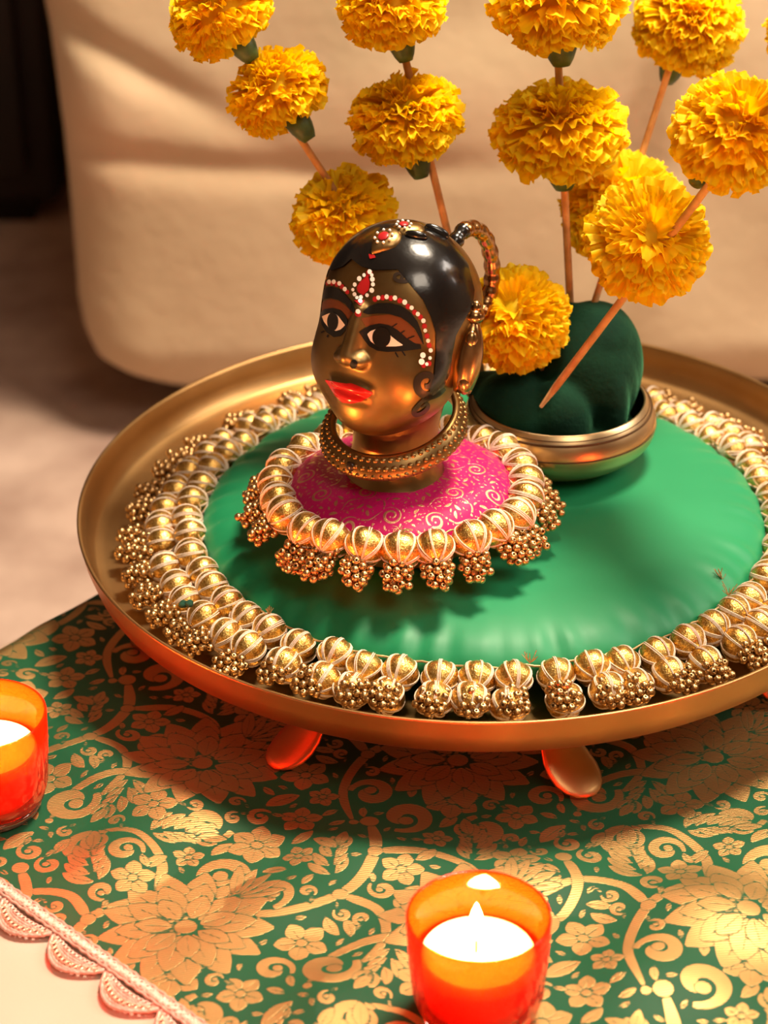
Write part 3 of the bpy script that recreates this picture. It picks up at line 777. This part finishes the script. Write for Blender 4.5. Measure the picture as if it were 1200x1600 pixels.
def remesh(parts, vox, name, smooth=6):
    V, Fs = join(*parts); me = mesh(name+'_tmp', V, Fs)
    o = bpy.data.objects.new(name+'_tmp', me); COL.objects.link(o)
    md = o.modifiers.new('r', 'REMESH'); md.mode = 'VOXEL'; md.voxel_size = vox
    ms = o.modifiers.new('s', 'SMOOTH'); ms.iterations = smooth; ms.factor = .5
    dg = bpy.context.evaluated_depsgraph_get(); dg.update()
    ev = o.evaluated_get(dg).to_mesh()
    V = np.empty(len(ev.vertices)*3); ev.vertices.foreach_get('co', V); V = V.reshape(-1, 3)
    Fs = [tuple(p.vertices) for p in ev.polygons]
    o.evaluated_get(dg).to_mesh_clear(); bpy.data.objects.remove(o); bpy.data.meshes.remove(me)
    return V, Fs
def vell(u, v, y, rx, rz, ry, rot=0):
    c = at_y(u, v, y); k = 1.0/FPX*np.dot(c-CAM, CF)
    Mr = np.array(Matrix.Rotation(rot, 3, 'Y'))
    return ellipsoid(c, (rx*k, ry, rz*k), 28, 16, Mr)
vp = [vell(915, 590, .024, 84, 104, .024), vell(945, 575, .030, 60, 100, .020, .05), vell(885, 560, .034, 60, 92, .022), vell(930, 520, .030, 62, 44, .022),
      vell(870, 660, .002, 56, 70, .014, -.15), vell(810, 640, .010, 75, 62, .022), vell(770, 640, .022, 80, 58, .022), vell(868, 690, .0165, 140, 60, .038), vell(955, 650, .010, 26, 84, .012, .1)]
vV, vF = remesh(vp, .0014, 'velvet', 10)
rb = np.hypot(vV[:, 0]-BC[0], vV[:, 1]-BC[1]); ml = np.interp(vV[:, 2], [.0700, .0740, .079, .085, .090, .096, .100, .104], [.018, .030, .0355, .039, .0385, .0371, .0385, .2])
kk = np.minimum(1, ml/np.maximum(rb, 1e-6)); vV[:, 0] = BC[0]+(vV[:, 0]-BC[0])*kk; vV[:, 1] = BC[1]+(vV[:, 1]-BC[1])*kk
vV[:, 2] = np.maximum(vV[:, 2], .0712)
vel = obj('velvet_block', vV, vF, M['velvet']); tag(vel, 'dark green velvet-covered block stuffed into the brass bowl', 'flower holder')

# ------------------------------------------------------------------ marigolds on skewers
def petal(seed):
    r = np.random.default_rng(seed); nu, nv = 9, 5; P = []
    f1, f2, p1, p2 = r.uniform(2.2, 3.6), r.uniform(4, 6), r.uniform(0, 6.28), r.uniform(0, 6.28)
    for i in range(nu):
        s = -1+2*i/(nu-1); row = []
        for j in range(nv):
            t = j/(nv-1)
            wdt = .04+.145*t**.8
            x = s*wdt; y = .42+.60*t-.05*t*s*s+.035*t*math.sin(s*f2+p2)
            z = -.14*t**2.5+t*t*(.060*math.sin(s*f1*1.7+p1)+.045*math.sin(s*f2*1.5+p2))+.06*t*s*s
            row.append((x, y, z))
        P.append(row)
    return np.array(P)
PT = [petal(s) for s in range(8)]
PETAL = [mesh('petal', *grid(p), M['petal']) for p in PT]
def basis(a):
    a = np.array(a, float); a /= np.linalg.norm(a)
    t = np.array([1., 0, 0]) if abs(a[0]) < .8 else np.array([0, 1., 0])
    u = t-a*(t@a); u /= np.linalg.norm(u); return u, np.cross(a, u), a
def petal_mx(c, u, v, a, R, ob, d_pol, d_az, roll, sc, tilt):
    dl = np.array([math.sin(d_pol)*math.cos(d_az), math.sin(d_pol)*math.sin(d_az), math.cos(d_pol)])
    Y = dl; Z = np.array([math.cos(d_pol)*-math.cos(d_az), -math.cos(d_pol)*math.sin(d_az), math.sin(d_pol)])
    X = np.cross(Y, Z)
    L = np.array([[X[i], Y[i], Z[i]] for i in range(3)])
    Lr = np.array(Matrix.Rotation(roll, 3, 'Y')@Matrix.Rotation(tilt, 3, 'X'))
    fr = np.stack([u, v, a], 1)
    A_ = fr@np.diag([1, 1, ob])@L@Lr*(R*sc)
    Mx = Matrix.Identity(4)
    for i in range(3):
        for j in range(3): Mx[i][j] = A_[i, j]
        Mx[i][3] = c[i]
    return Mx
def marigold(par_, c, axis, R, ob, n, seed, calyx=True):
    r = random.Random(seed); u, v, a = basis(axis)
    c = np.array(c)
    core = obj('flower_head', *ellipsoid((0, 0, 0), (R*.62, R*.62, R*.60*ob), 20, 12), M['petal'], par_, True,
               Matrix(((u[0], v[0], a[0], c[0]), (u[1], v[1], a[1], c[1]), (u[2], v[2], a[2], c[2]), (0, 0, 0, 1))))
    ga = PI*(3-5**.5); tot = int(n*1.5)+110; inner = []
    sel = list(range(tot)); 
    zmin = -.62
    for i in sel:
        z = 1-(1-zmin)*(i+.5)/tot
        pol = math.acos(z)+r.uniform(-.09, .09); az = ga*i+r.uniform(-.15, .15)
        sc = .90+.16*r.random()*1.0
        k = r.randrange(8)
        Mx = petal_mx(c, u, v, a, R, ob, max(.02, pol), az, r.uniform(-.5, .5), sc, r.uniform(-.28, .10))
        # petals facing the viewer are single objects, the others are joined
        dirv = np.array(Mx.to_3x3()@Vector((0, 1, 0))); dirv /= np.linalg.norm(dirv)
        inner.append((float(dirv@-CF), k, Mx))
    inner.sort(key=lambda q: -q[0])
    for s, k, Mx in inner[:n]: inst('petal', PETAL[k], core, Mx)
    parts = []
    for s, k, Mx in inner[n:]:
        A_ = np.array(Mx); V, Fs = grid(PT[k]); parts.append((V@A_[:3, :3].T+A_[:3, 3], Fs))
    o = obj('petals', *join(*parts), M['petal'], core); o['kind'] = 'stuff'
    if calyx:
        Pb = lathe([(0, -1.30*R*ob), (.13*R, -1.32*R*ob), (.19*R, -1.18*R*ob), (.24*R, -1.0*R*ob), (.27*R, -.76*R*ob), (.12*R, -.60*R*ob)], 14)
        V = np.array(Pb[0]); V = V[:, :1]*u+V[:, 1:2]*v+V[:, 2:]*a+c
        obj('calyx', V, Pb[1], M['calyx'], core)
tocam = -CF
def skewer(base, top, flowers, label, n, s0):
    b = at_y(*base); t = at_y(*top)
    d = (t-b); L = np.linalg.norm(d); d /= L
    th = thing('marigold_skewer', b, label, 'flower skewer', 'marigold skewers stuck in the velvet block')
    st_ = obj('stick', *tube([b-d*.012, b+d*.002, b+d*L], [.0008, .0017, .0017], 8), M['stick'], th)
    for k, (u, v, rpx, ob, camf, *bk) in enumerate(flowers):
        # nearest point of the stick to this pixel's ray, then slid to the pixel at that depth
        tt = np.linspace(0, 1, 200); pts = b+(t-b)*tt[:, None]*1.0
        pp = proj(pts); i = np.argmin(((pp-np.array([u, v]))**2).sum(1))
        c = at_plane(u, v, pts[i]+CF*(bk[0] if bk else 0), CF)
        R = rpx/FPX*np.dot(c-CAM, CF)/1.02
        ax = d*(1-camf)+tocam*camf
        marigold(th, c, ax, R, ob, n, s0*10+k)
skewer((722, 600, .030), (330, 5, .045), [(345, 20, 84, .82, -.28), (434, 144, 80, .86, -.32), (538, 338, 84, .86, .30)], 'skewer of three marigolds leaning farthest left behind the brass head', 100, 1)
skewer((752, 580, .034), (606, -20, .050), [(613, 10, 85, .80, -.14), (635, 186, 90, .82, -.12)], 'skewer of two marigolds rising just above the crown of the brass head', 140, 2)
skewer((891, 478, .040), (866, -30, .050), [(872, 0, 108, .74, -.08), (876, 202, 107, .70, -.05)], 'upright skewer of two broad flattened marigolds in the middle of the block', 140, 3)
skewer((917, 510, .032), (1080, 0, .120), [(975, 328, 97, .94, .50), (1075, 36, 88, .92, .45)], 'skewer of two marigolds leaning right, its lower flower partly hidden', 140, 4)
skewer((866, 608, -.014), (1295, 42, -.075), [(1012, 376, 98, .95, .80, .012), (1146, 207, 98, .95, .10, .004), (1276, 50, 82, .9, .3)], 'front skewer of marigolds leaning right, its stick bare across the velvet', 100, 5)
skewer((860, 600, .016), (815, 500, .010), [(808, 499, 84, .95, .55)], 'short skewer with one marigold low between the brass head and velvet', 150, 6)

# ------------------------------------------------------------------ brass head
hb = at_z(615, 772, .0990); HB = np.array([hb[0]+.0005, hb[1]+.0195, .0992])
YAW = math.radians(180-36); TILT = math.radians(5)
HM = Matrix.Translation(Vector(HB))@Matrix.Rotation(YAW, 4, 'Z')@Matrix.Rotation(TILT, 4, 'X')
HA = np.array(HM)
def h2w(P): return np.asarray(P)@HA[:3, :3].T+HA[:3, 3]
def w2h(P): return (np.asarray(P)-HA[:3, 3])@HA[:3, :3]
def smin(a, b, k):
    h = np.clip(.5+.5*(b-a)/k, 0, 1); return b*(1-h)+a*h-k*h*(1-h)
def sde(P, c, r):
    q = (P-np.array(c)); r = np.array(r); k0 = np.linalg.norm(q/r, axis=1); k1 = np.linalg.norm(q/(r*r), axis=1)+1e-9
    return k0*(k0-1)/k1
def sdc(P, a, b, ra, rb):
    a = np.array(a); b = np.array(b); e = b-a; q = P-a; t = np.clip(q@e/(e@e), 0, 1)
    return np.linalg.norm(q-t[:, None]*e, axis=1)-(ra+(rb-ra)*t)
def head_sdf(P):
    d = sde(P, (0, -.0010, .0755), (.0335, .0300, .0332))
    d = smin(d, sde(P, (0, .0070, .0540), (.0300, .0270, .0300)), .010)
    d = smin(d, sde(P, (0, .0205, .0370), (.0140, .0115, .0105)), .012)
    for s in (-1, 1):
        d = smin(d, sde(P, (s*.0155, .0170, .0510), (.0130, .0125, .0145)), .008)
        d = -smin(-d, sde(P, (s*.0145, .0395, .0730), (.0085, .0070, .0050)), .006)
    d = smin(d, sdc(P, (0, .0300, .0810), (0, .0368, .0632), .0022, .0036), .0045)
    for s in (-1, 1): d = smin(d, sde(P, (s*.0042, .0345, .0614), (.0034, .0038, .0030)), .0025)
    d = smin(d, sde(P, (0, .0332, .0492), (.0092, .0036, .0026)), .0028)
    d = smin(d, sde(P, (0, .0322, .0446), (.0080, .0040, .0030)), .0028)
    d = -smin(-d, sde(P, (0, .0372, .0470), (.0080, .0026, .0006)), .0018)
    return d
def head_mesh(nu=400, nv=280):
    c = np.array([0, 0, .066])
    U_, V_ = np.meshgrid(np.arange(nu)/nu*2*PI, np.linspace(0, PI, nv), indexing='ij')
    Dv = np.stack([np.sin(V_)*np.cos(U_), np.sin(V_)*np.sin(U_), np.cos(V_)], -1).reshape(-1, 3)
    t = np.full(len(Dv), .075)
    for _ in range(60):
        d = head_sdf(c+Dv*t[:, None]); t -= d*.7
    P = c+Dv*t[:, None]
    e = 1e-5; Nn = np.stack([head_sdf(P+np.eye(3)[i]*e)-head_sdf(P-np.eye(3)[i]*e) for i in range(3)], 1)
    Nn /= np.linalg.norm(Nn, axis=1)[:, None]+1e-12
    idx = np.arange(nu*nv).reshape(nu, nv); ip = np.roll(idx, -1, 0)
    q = np.stack([idx[:, :-1], idx[:, 1:], ip[:, 1:], ip[:, :-1]], -1).reshape(-1, 4)
    return P, Nn, q
hP, hN, hQ = head_mesh()
hW = h2w(hP); hNW = hN@HA[:3, :3].T
hd = thing('idol_head', HB, 'painted brass idol head of a woman with black hair', 'statue')
obj('face', hW, hQ, M['idol'], hd)
pxy = proj(hW); facing = ((hW-CAM)*hNW).sum(1) < 0
hT = np.vstack([hQ[:, [0, 1, 2]], hQ[:, [0, 2, 3]]])
def shell(name, val, off, m_, parent=hd):
    Vv = hW+hNW*off; vin = val <= 0
    k = vin[hT].sum(1); keep = hT[k == 3]; cross = hT[(k > 0) & (k < 3)]
    V = list(Vv); Fs = [tuple(t) for t in keep]; cache = {}
    def cut(i, j):
        key = (min(i, j), max(i, j))
        if key not in cache:
            a, b = val[i], val[j]; s = a/(a-b); cache[key] = len(V); V.append(Vv[i]*(1-s)+Vv[j]*s)
        return cache[key]
    for t in cross:
        out = []
        for q in range(3):
            i, j = t[q], t[(q+1) % 3]
            if vin[i]: out.append(i)
            if vin[i] != vin[j]: out.append(cut(i, j))
        Fs.append(tuple(out))
    used = sorted({i for f in Fs for i in f}); mp = {i: n for n, i in enumerate(used)}
    return obj(name, [V[i] for i in used], [tuple(mp[i] for i in f) for f in Fs], m_, parent)
def C5(pts): return np.array(pts, float)/5.4545+np.array([480, 400])
def C1(pts): return np.array(pts, float)/3.0+np.array([440, 320])
BIG = np.where(facing, 0, 1e3)
def region(polys):
    d = np.full(len(pxy), 1e3)
    for p in polys:
        lo = p.min(0)-6; hi = p.max(0)+6
        mk = facing & (pxy > lo).all(1) & (pxy < hi).all(1)
        ii = np.where(mk)[0]
        if len(ii): d[ii] = np.minimum(d[ii], sd_poly(pxy[ii], p))
    return d
def dots(pts, r):
    a = np.linspace(0, 2*PI, 15)[:-1]
    rs = [r]*len(pts) if np.isscalar(r) else r
    return [C5([(x+q*math.cos(t), y+q*math.sin(t)*1.1) for t in a]) for (x, y), q in zip(pts, rs)]
# hair, mirrored to the hidden side
hp = C1([(240, 310), (150, 230), (450, 10), (720, 60), (800, 180), (870, 280), (900, 400), (892, 470), (850, 545), (815, 610), (797, 700), (786, 790), (755, 855), (705, 893), (690, 872), (713, 800), (722, 700), (722, 600), (700, 530), (662, 445), (600, 370), (545, 304), (440, 307), (375, 290), (330, 255), (290, 290)])
def hair_val():
    Lm = hP.copy(); flip = Lm[:, 0] > 0     # local +x is the side turned away
    Q = hP.copy(); Q[:, 0] = -np.abs(Q[:, 0])
    v = sd_poly(proj(h2w(Q)), hp)
    back = (hP[:, 1] < -.030) & (hP[:, 2] < .09)
    v = np.where(back, 5., v)
    Vd = sd_poly(pxy, hp)
    near = np.clip((hP[:, 0]+.003)/.006, 0, 1)
    return np.where(facing & (hP[:, 0] > 0), Vd, v)
shell('hair', hair_val(), .0005, M['black'])
def part(name, polys, off, m_, parent=hd): return shell(name, region(polys), off, m_, parent)
for lid in ([(455, 530), (560, 510), (700, 497), (800, 525), (900, 605), (970, 715), (985, 750), (900, 740), (800, 655), (700, 592), (600, 577), (500, 605)], [(128, 395), (200, 365), (280, 385), (350, 440), (392, 490), (352, 540), (300, 470), (220, 445), (125, 475)]):
    part('eyelid', [C5(lid)], .00012, M['lid'])
e1 = part('eye', [C5([(440, 650), (480, 620), (540, 590), (620, 575), (700, 590), (770, 630), (850, 700), (920, 745), (965, 750), (972, 790), (900, 800), (800, 812), (680, 817), (600, 807), (530, 770), (480, 710)])], .00026, M['paint_black'])
part('eye_white', [C5([(512, 665), (540, 640), (575, 626), (650, 612), (715, 680), (770, 725), (822, 760), (760, 769), (690, 770), (600, 768), (545, 728)])], .00040, M['paint_white'], e1)
a = np.linspace(0, 2*PI, 25)[:-1]
part('iris', [C5([(636+78*math.cos(t), 692+88*math.sin(t)) for t in a])], .00054, M['iris'], e1)
e2 = part('eye', [C5([(116, 485), (150, 455), (220, 443), (290, 463), (332, 510), (352, 562), (337, 622), (290, 682), (230, 692), (170, 652), (130, 592), (113, 530)])], .00026, M['paint_black'])
part('eye_white', [C5([(132, 515), (190, 490), (240, 485), (275, 515), (300, 550), (330, 590), (290, 627), (250, 640), (190, 612), (150, 562)])], .00040, M['paint_white'], e2)
part('iris', [C5([(226+47*math.cos(t), 560+80*math.sin(t)) for t in a])], .00054, M['iris'], e2)
part('eyebrow', [C5([(465, 480), (520, 432), (600, 403), (700, 400), (800, 425), (880, 480), (940, 560), (975, 650), (996, 770), (960, 700), (920, 625), (870, 573), (800, 522), (700, 492), (600, 490), (520, 497)])], .0003, M['paint_black'])
part('eyebrow', [C5([(135, 325), (160, 272), (200, 262), (270, 280), (330, 330), (380, 390), (408, 460), (400, 487), (375, 470), (330, 410), (270, 375), (200, 358), (150, 366), (128, 380)])], .0003, M['paint_black'])
for l_ in ([(720, 607), (770, 573)], [(790, 662), (832, 635)], [(855, 703), (915, 680)], [(750, 818), (776, 865)], [(808, 808), (836, 850)], [(150, 640), (120, 655)], [(180, 670), (175, 695)]):
    p = np.linspace(l_[0], l_[1], 4); part('eyelash', [C5(ribbon_poly(p, 12))], .0003, M['paint_black'])
part('lips', [C5([(150, 1052), (240, 1072), (290, 1082), (335, 1088), (375, 1085), (430, 1105), (565, 1165), (530, 1200), (460, 1240), (380, 1257), (300, 1247), (240, 1190), (190, 1110)])], .00022, M['lip_red'])
part('nose_stud', dots([(398, 917)], 32), .0006, M['paint_black'])
bd = part('forehead_mark', [C5([(520, 160), (537, 230), (527, 290), (480, 337), (435, 307), (425, 270), (450, 225), (490, 185)]), C5([(400, 378), (497, 378), (455, 428)])]+dots([(435, 490), (532, 145)], 27), .00026, M['paint_red'])
for p in dots([(537, 137), (490, 165), (450, 195), (412, 245), (396, 288), (410, 327), (430, 357), (463, 352), (515, 335), (555, 293), (565, 243), (560, 200), (555, 165), (455, 387), (435, 473)], [19, 15, 20, 17, 14, 17, 15, 17, 16, 20, 17, 20, 15, 18, 19]):
    part('paint_dot', [p], .0005, M['dot_white'], bd)
rowr = part('brow_dots', dots([(580, 368), (645, 355), (715, 360), (790, 380), (860, 430), (915, 480), (965, 520), (998, 598), (1020, 680), (1038, 760), (1035, 915), (990, 930)], 22), .00024, M['paint_red'])
for p in dots([(610, 355), (680, 348), (750, 357), (832, 393), (890, 440), (942, 493), (988, 550), (1003, 633), (1027, 720), (1048, 802), (1042, 868), (1015, 920), (972, 900), (983, 845)], [18, 19, 19, 21, 18, 18, 19, 16, 17, 18, 15, 15, 25, 23]):
    part('paint_dot', [p], .0005, M['dot_white'], rowr)
rowl = part('brow_dots', dots([(175, 235), (215, 235), (258, 242), (300, 262), (345, 307)], [16, 18, 20, 20, 18]), .00024, M['paint_red'])
for p in dots([(195, 222), (235, 222), (282, 235), (328, 283)], 18): part('paint_dot', [p], .0005, M['dot_white'], rowl)
def curl(path, wd):
    p = smoothpath(path, 60); return C5(ribbon_poly(p, wd*(1.1-.5*np.linspace(0, 1, 60))))
part('hair_curl', [curl([(880, 205), (825, 218), (775, 213), (748, 192), (752, 162), (785, 150), (815, 165), (812, 188), (792, 186)], 32)], .0004, M['curl'])
part('hair_curl', [curl([(1150, 1110), (1095, 1165), (1015, 1188), (948, 1145), (935, 1075), (975, 1022), (1040, 1015), (1068, 1062), (1040, 1105), (1000, 1110)], 72)], .00045, M['curl'])
part('hair_curl', [curl([(1130, 1150), (1060, 1190), (985, 1235), (915, 1310), (915, 1345), (965, 1340), (1015, 1300), (1025, 1262), (990, 1262), (965, 1288)], 44)], .00045, M['curl'])
# neck with necklace
def hl(VF): V, Fs = VF; return h2w(np.array(V)), Fs
up = np.array([0, 0, 1.])
nk = []
for t in np.linspace(0, 1, 24):
    base = HB+np.array([0, 0, -.0008]); top = h2w(np.array([[0, .001, .046]]))[0]
    c = base*(1-t)+top*t; r = .0208-.0030*math.sin(PI*min(1, t*1.3))+.0010*math.exp(-(t/.06)**2)
    nk.append([(c[0]+r*math.cos(q), c[1]+r*math.sin(q), c[2]) for q in np.linspace(0, 2*PI, 65)[:-1]])
nV, nF = grid(np.array(nk), closed_v=True); nV = list(nV); nF.append(tuple(range(64))[::-1])
obj('neck', nV, nF, M['idol'], hd)
def neck_c(q):  # necklace centre line, local frame
    return np.array([.0275*math.sin(q), .0020+.0265*math.cos(q), .0215-.0085*math.cos(q)+.004*(1-math.cos(q))*.3])
rows = []
for q in np.linspace(0, 2*PI, 97)[:-1]:
    c = neck_c(q); o_ = np.array([math.sin(q), math.cos(q), 0]); n_ = o_*.75-up*.35*0+up*.0
    w_ = np.array([0, 0, 1.])*.9+o_*-.35
    rows.append([c+w_*.0056*math.cos(s)+o_*.0026*math.sin(s) for s in np.linspace(0, 2*PI, 13)[:-1]])
V, Fs = grid(np.array(rows), True, True)
nkl = obj('necklace', *hl((V, Fs)), M['idol'], hd)
prs = []
for row, zo in enumerate((-.0034, 0, .0034)):
    for k in range(56):
        q = 2*PI*(k+.5*(row % 2))/56; c = neck_c(q); o_ = np.array([math.sin(q), math.cos(q), 0])
        w_ = np.array([0, 0, 1.])*.9+o_*-.35
        prs.append(ellipsoid(c+w_*zo+o_*(.0020-.0008*abs(row-1)), (.0014, .0014, .0014), 8, 6))
o = obj('necklace_bosses', *hl(join(*prs)), M['idol'], nkl); o['kind'] = 'stuff'
gq = neck_c(.02); obj('necklace_stone', *hl(ellipsoid(gq+np.array([0, .0026, -.0004]), (.0021, .0012, .0022), 14, 9)), M['curl'], nkl)
# earrings on both sides
def ear(s):
    c0 = at_plane(733, 556, h2w(np.array([[-.0335, -.005, .07]]))[0], HA[:3, 0]); L0 = w2h(c0[None])[0]
    top = w2h(at_plane(741, 497, c0, HA[:3, 0])[None])[0]; bot = w2h(at_plane(722, 612, c0, HA[:3, 0])[None])[0]
    def mir(p): return np.array([abs(p[0])*s, p[1], p[2]])
    ax = top-bot; Lg = np.linalg.norm(ax); ax /= Lg
    e_ = obj('ear', *hl(tube([mir(bot+ax*Lg*t+np.array([0, 0, 0])) for t in np.linspace(0, 1, 15)], [.0010+.0052*math.sin(PI*min(1, t*.92+.10))**.6 for t in np.linspace(0, 1, 15)], 16)), M['amber'], hd)
    prs = [ellipsoid(mir(top+ax*.001), (.0042, .0042, .0034), 14, 9), ellipsoid(mir(top+ax*.0045), (.0026, .0026, .0030), 12, 8)]
    for t in (.72, .42, .15):
        p = mir(bot+ax*Lg*t); prs.append(ellipsoid(p+np.array([s*.0016, .0018, 0]), (.0030, .0034, .0050), 14, 9))
    obj('earring', *hl(join(*prs)), M['amber'], e_)
ear(-1); ear(1)
# braided loop behind the crown, in the head's middle plane
pl0 = h2w(np.array([[0, 0, .07]]))[0]; pln = HA[:3, 0]
lp = smoothpath([at_plane(u, v, pl0, pln) for u, v in ((698, 405), (712, 376), (725, 360), (742, 357), (758, 371), (767, 400), (769, 432), (764, 462), (754, 486), (740, 500))], 70)
obj('braid_root', *tube(lp[:16], [.0033+.0004*math.sin(k) for k in range(16)], 12), M['black'], hd)
prs = []
for k, p in enumerate(lp[14:]):
    pass
rad = [.0030+.0007*abs(math.sin(k*.62)) for k in range(len(lp)-14)]
obj('braid_loop', *tube(lp[14:], rad, 14), M['amber'], hd)
# hair ornament: pendant, chain and clips set on the hair
from mathutils.bvhtree import BVHTree
bvh = BVHTree.FromPolygons([tuple(v) for v in hW], [tuple(int(i) for i in q) for q in hQ])
def onhead(u, v):
    h = bvh.ray_cast(Vector(CAM), Vector(pray(u, v)).normalized())
    if h[0] is None:
        h = bvh.find_nearest(Vector(at_plane(u, v, pl0, CF)))
    return np.array(h[0]), np.array(h[1])
def orn(name, u0, v0, u1, v1, wd, th, m_, taper=0., lift=.0):
    p0, n0 = onhead(u0, v0); p1, n1 = onhead(u1, v1); nrm = n0+n1; nrm /= np.linalg.norm(nrm)
    if nrm@-CF < 0: nrm = -nrm
    d = p1-p0; L = np.linalg.norm(d); d /= L; sd = np.cross(nrm, d); sd /= np.linalg.norm(sd); nrm = np.cross(d, sd)
    P = []
    for i in range(24):
        row = []
        for j in range(13):
            t = j/12; x = -math.cos(PI*t); s = math.sin(PI*t)**(.75); q = 2*PI*i/24
            row.append((p0+p1)/2+nrm*lift+d*L/2*x+sd*wd/2*s*math.cos(q)*(1-taper*max(0, -x)**1.2)+nrm*th*s*math.sin(q))
        P.append(row)
    V, Fs = grid(np.array(P), True)
    return obj(name, V, Fs, m_, hd), (p0+p1)/2, d, sd, nrm
def rosette(parent, c, d, sd, nrm, r, h):
    rd = obj('rosette', *ellipsoid((0, 0, 0), (1, 1, 1), 16, 8), M['paint_red'], parent, True, Matrix(((*[d[0]*r*.55, sd[0]*r*.55, nrm[0]*.0006], c[0]+nrm[0]*h), (*[d[1]*r*.55, sd[1]*r*.55, nrm[1]*.0006], c[1]+nrm[1]*h), (*[d[2]*r*.55, sd[2]*r*.55, nrm[2]*.0006], c[2]+nrm[2]*h), (0, 0, 0, 1))))
    prs = []
    for k in range(8):
        q = 2*PI*k/8; p = c+nrm*(h-.0002)+(d*math.cos(q)+sd*math.sin(q))*r*.86
        prs.append(ellipsoid(p, (.00062, .00062, .00062), 8, 6))
    obj('paint_dots', *join(*prs), M['dot_white'], parent)
o, c, d, sd, nr = orn('hair_pendant', 582, 399, 622, 362, .0125, .0034, M['idol'], .75, .0004)
rosette(o, c+d*.0005, d, sd, nr, .0042, .0040)
part('pendant_tip', [C1([(412, 235), (440, 240), (445, 252), (418, 258)])], .0009, M['paint_red'], o)
o, c, d, sd, nr = orn('hair_clasp', 612, 362, 664, 360, .0100, .0030, M['idol'], 0, .0002)
rosette(o, c-d*.002, d, sd, nr, .0034, .0034)
for (a0, b0, a1, b1) in ((632, 368, 668, 375), (662, 356, 700, 374)):
    orn('hair_clip', a0, b0, a1, b1, .0034, .0026, M['black'], 0, .0008)
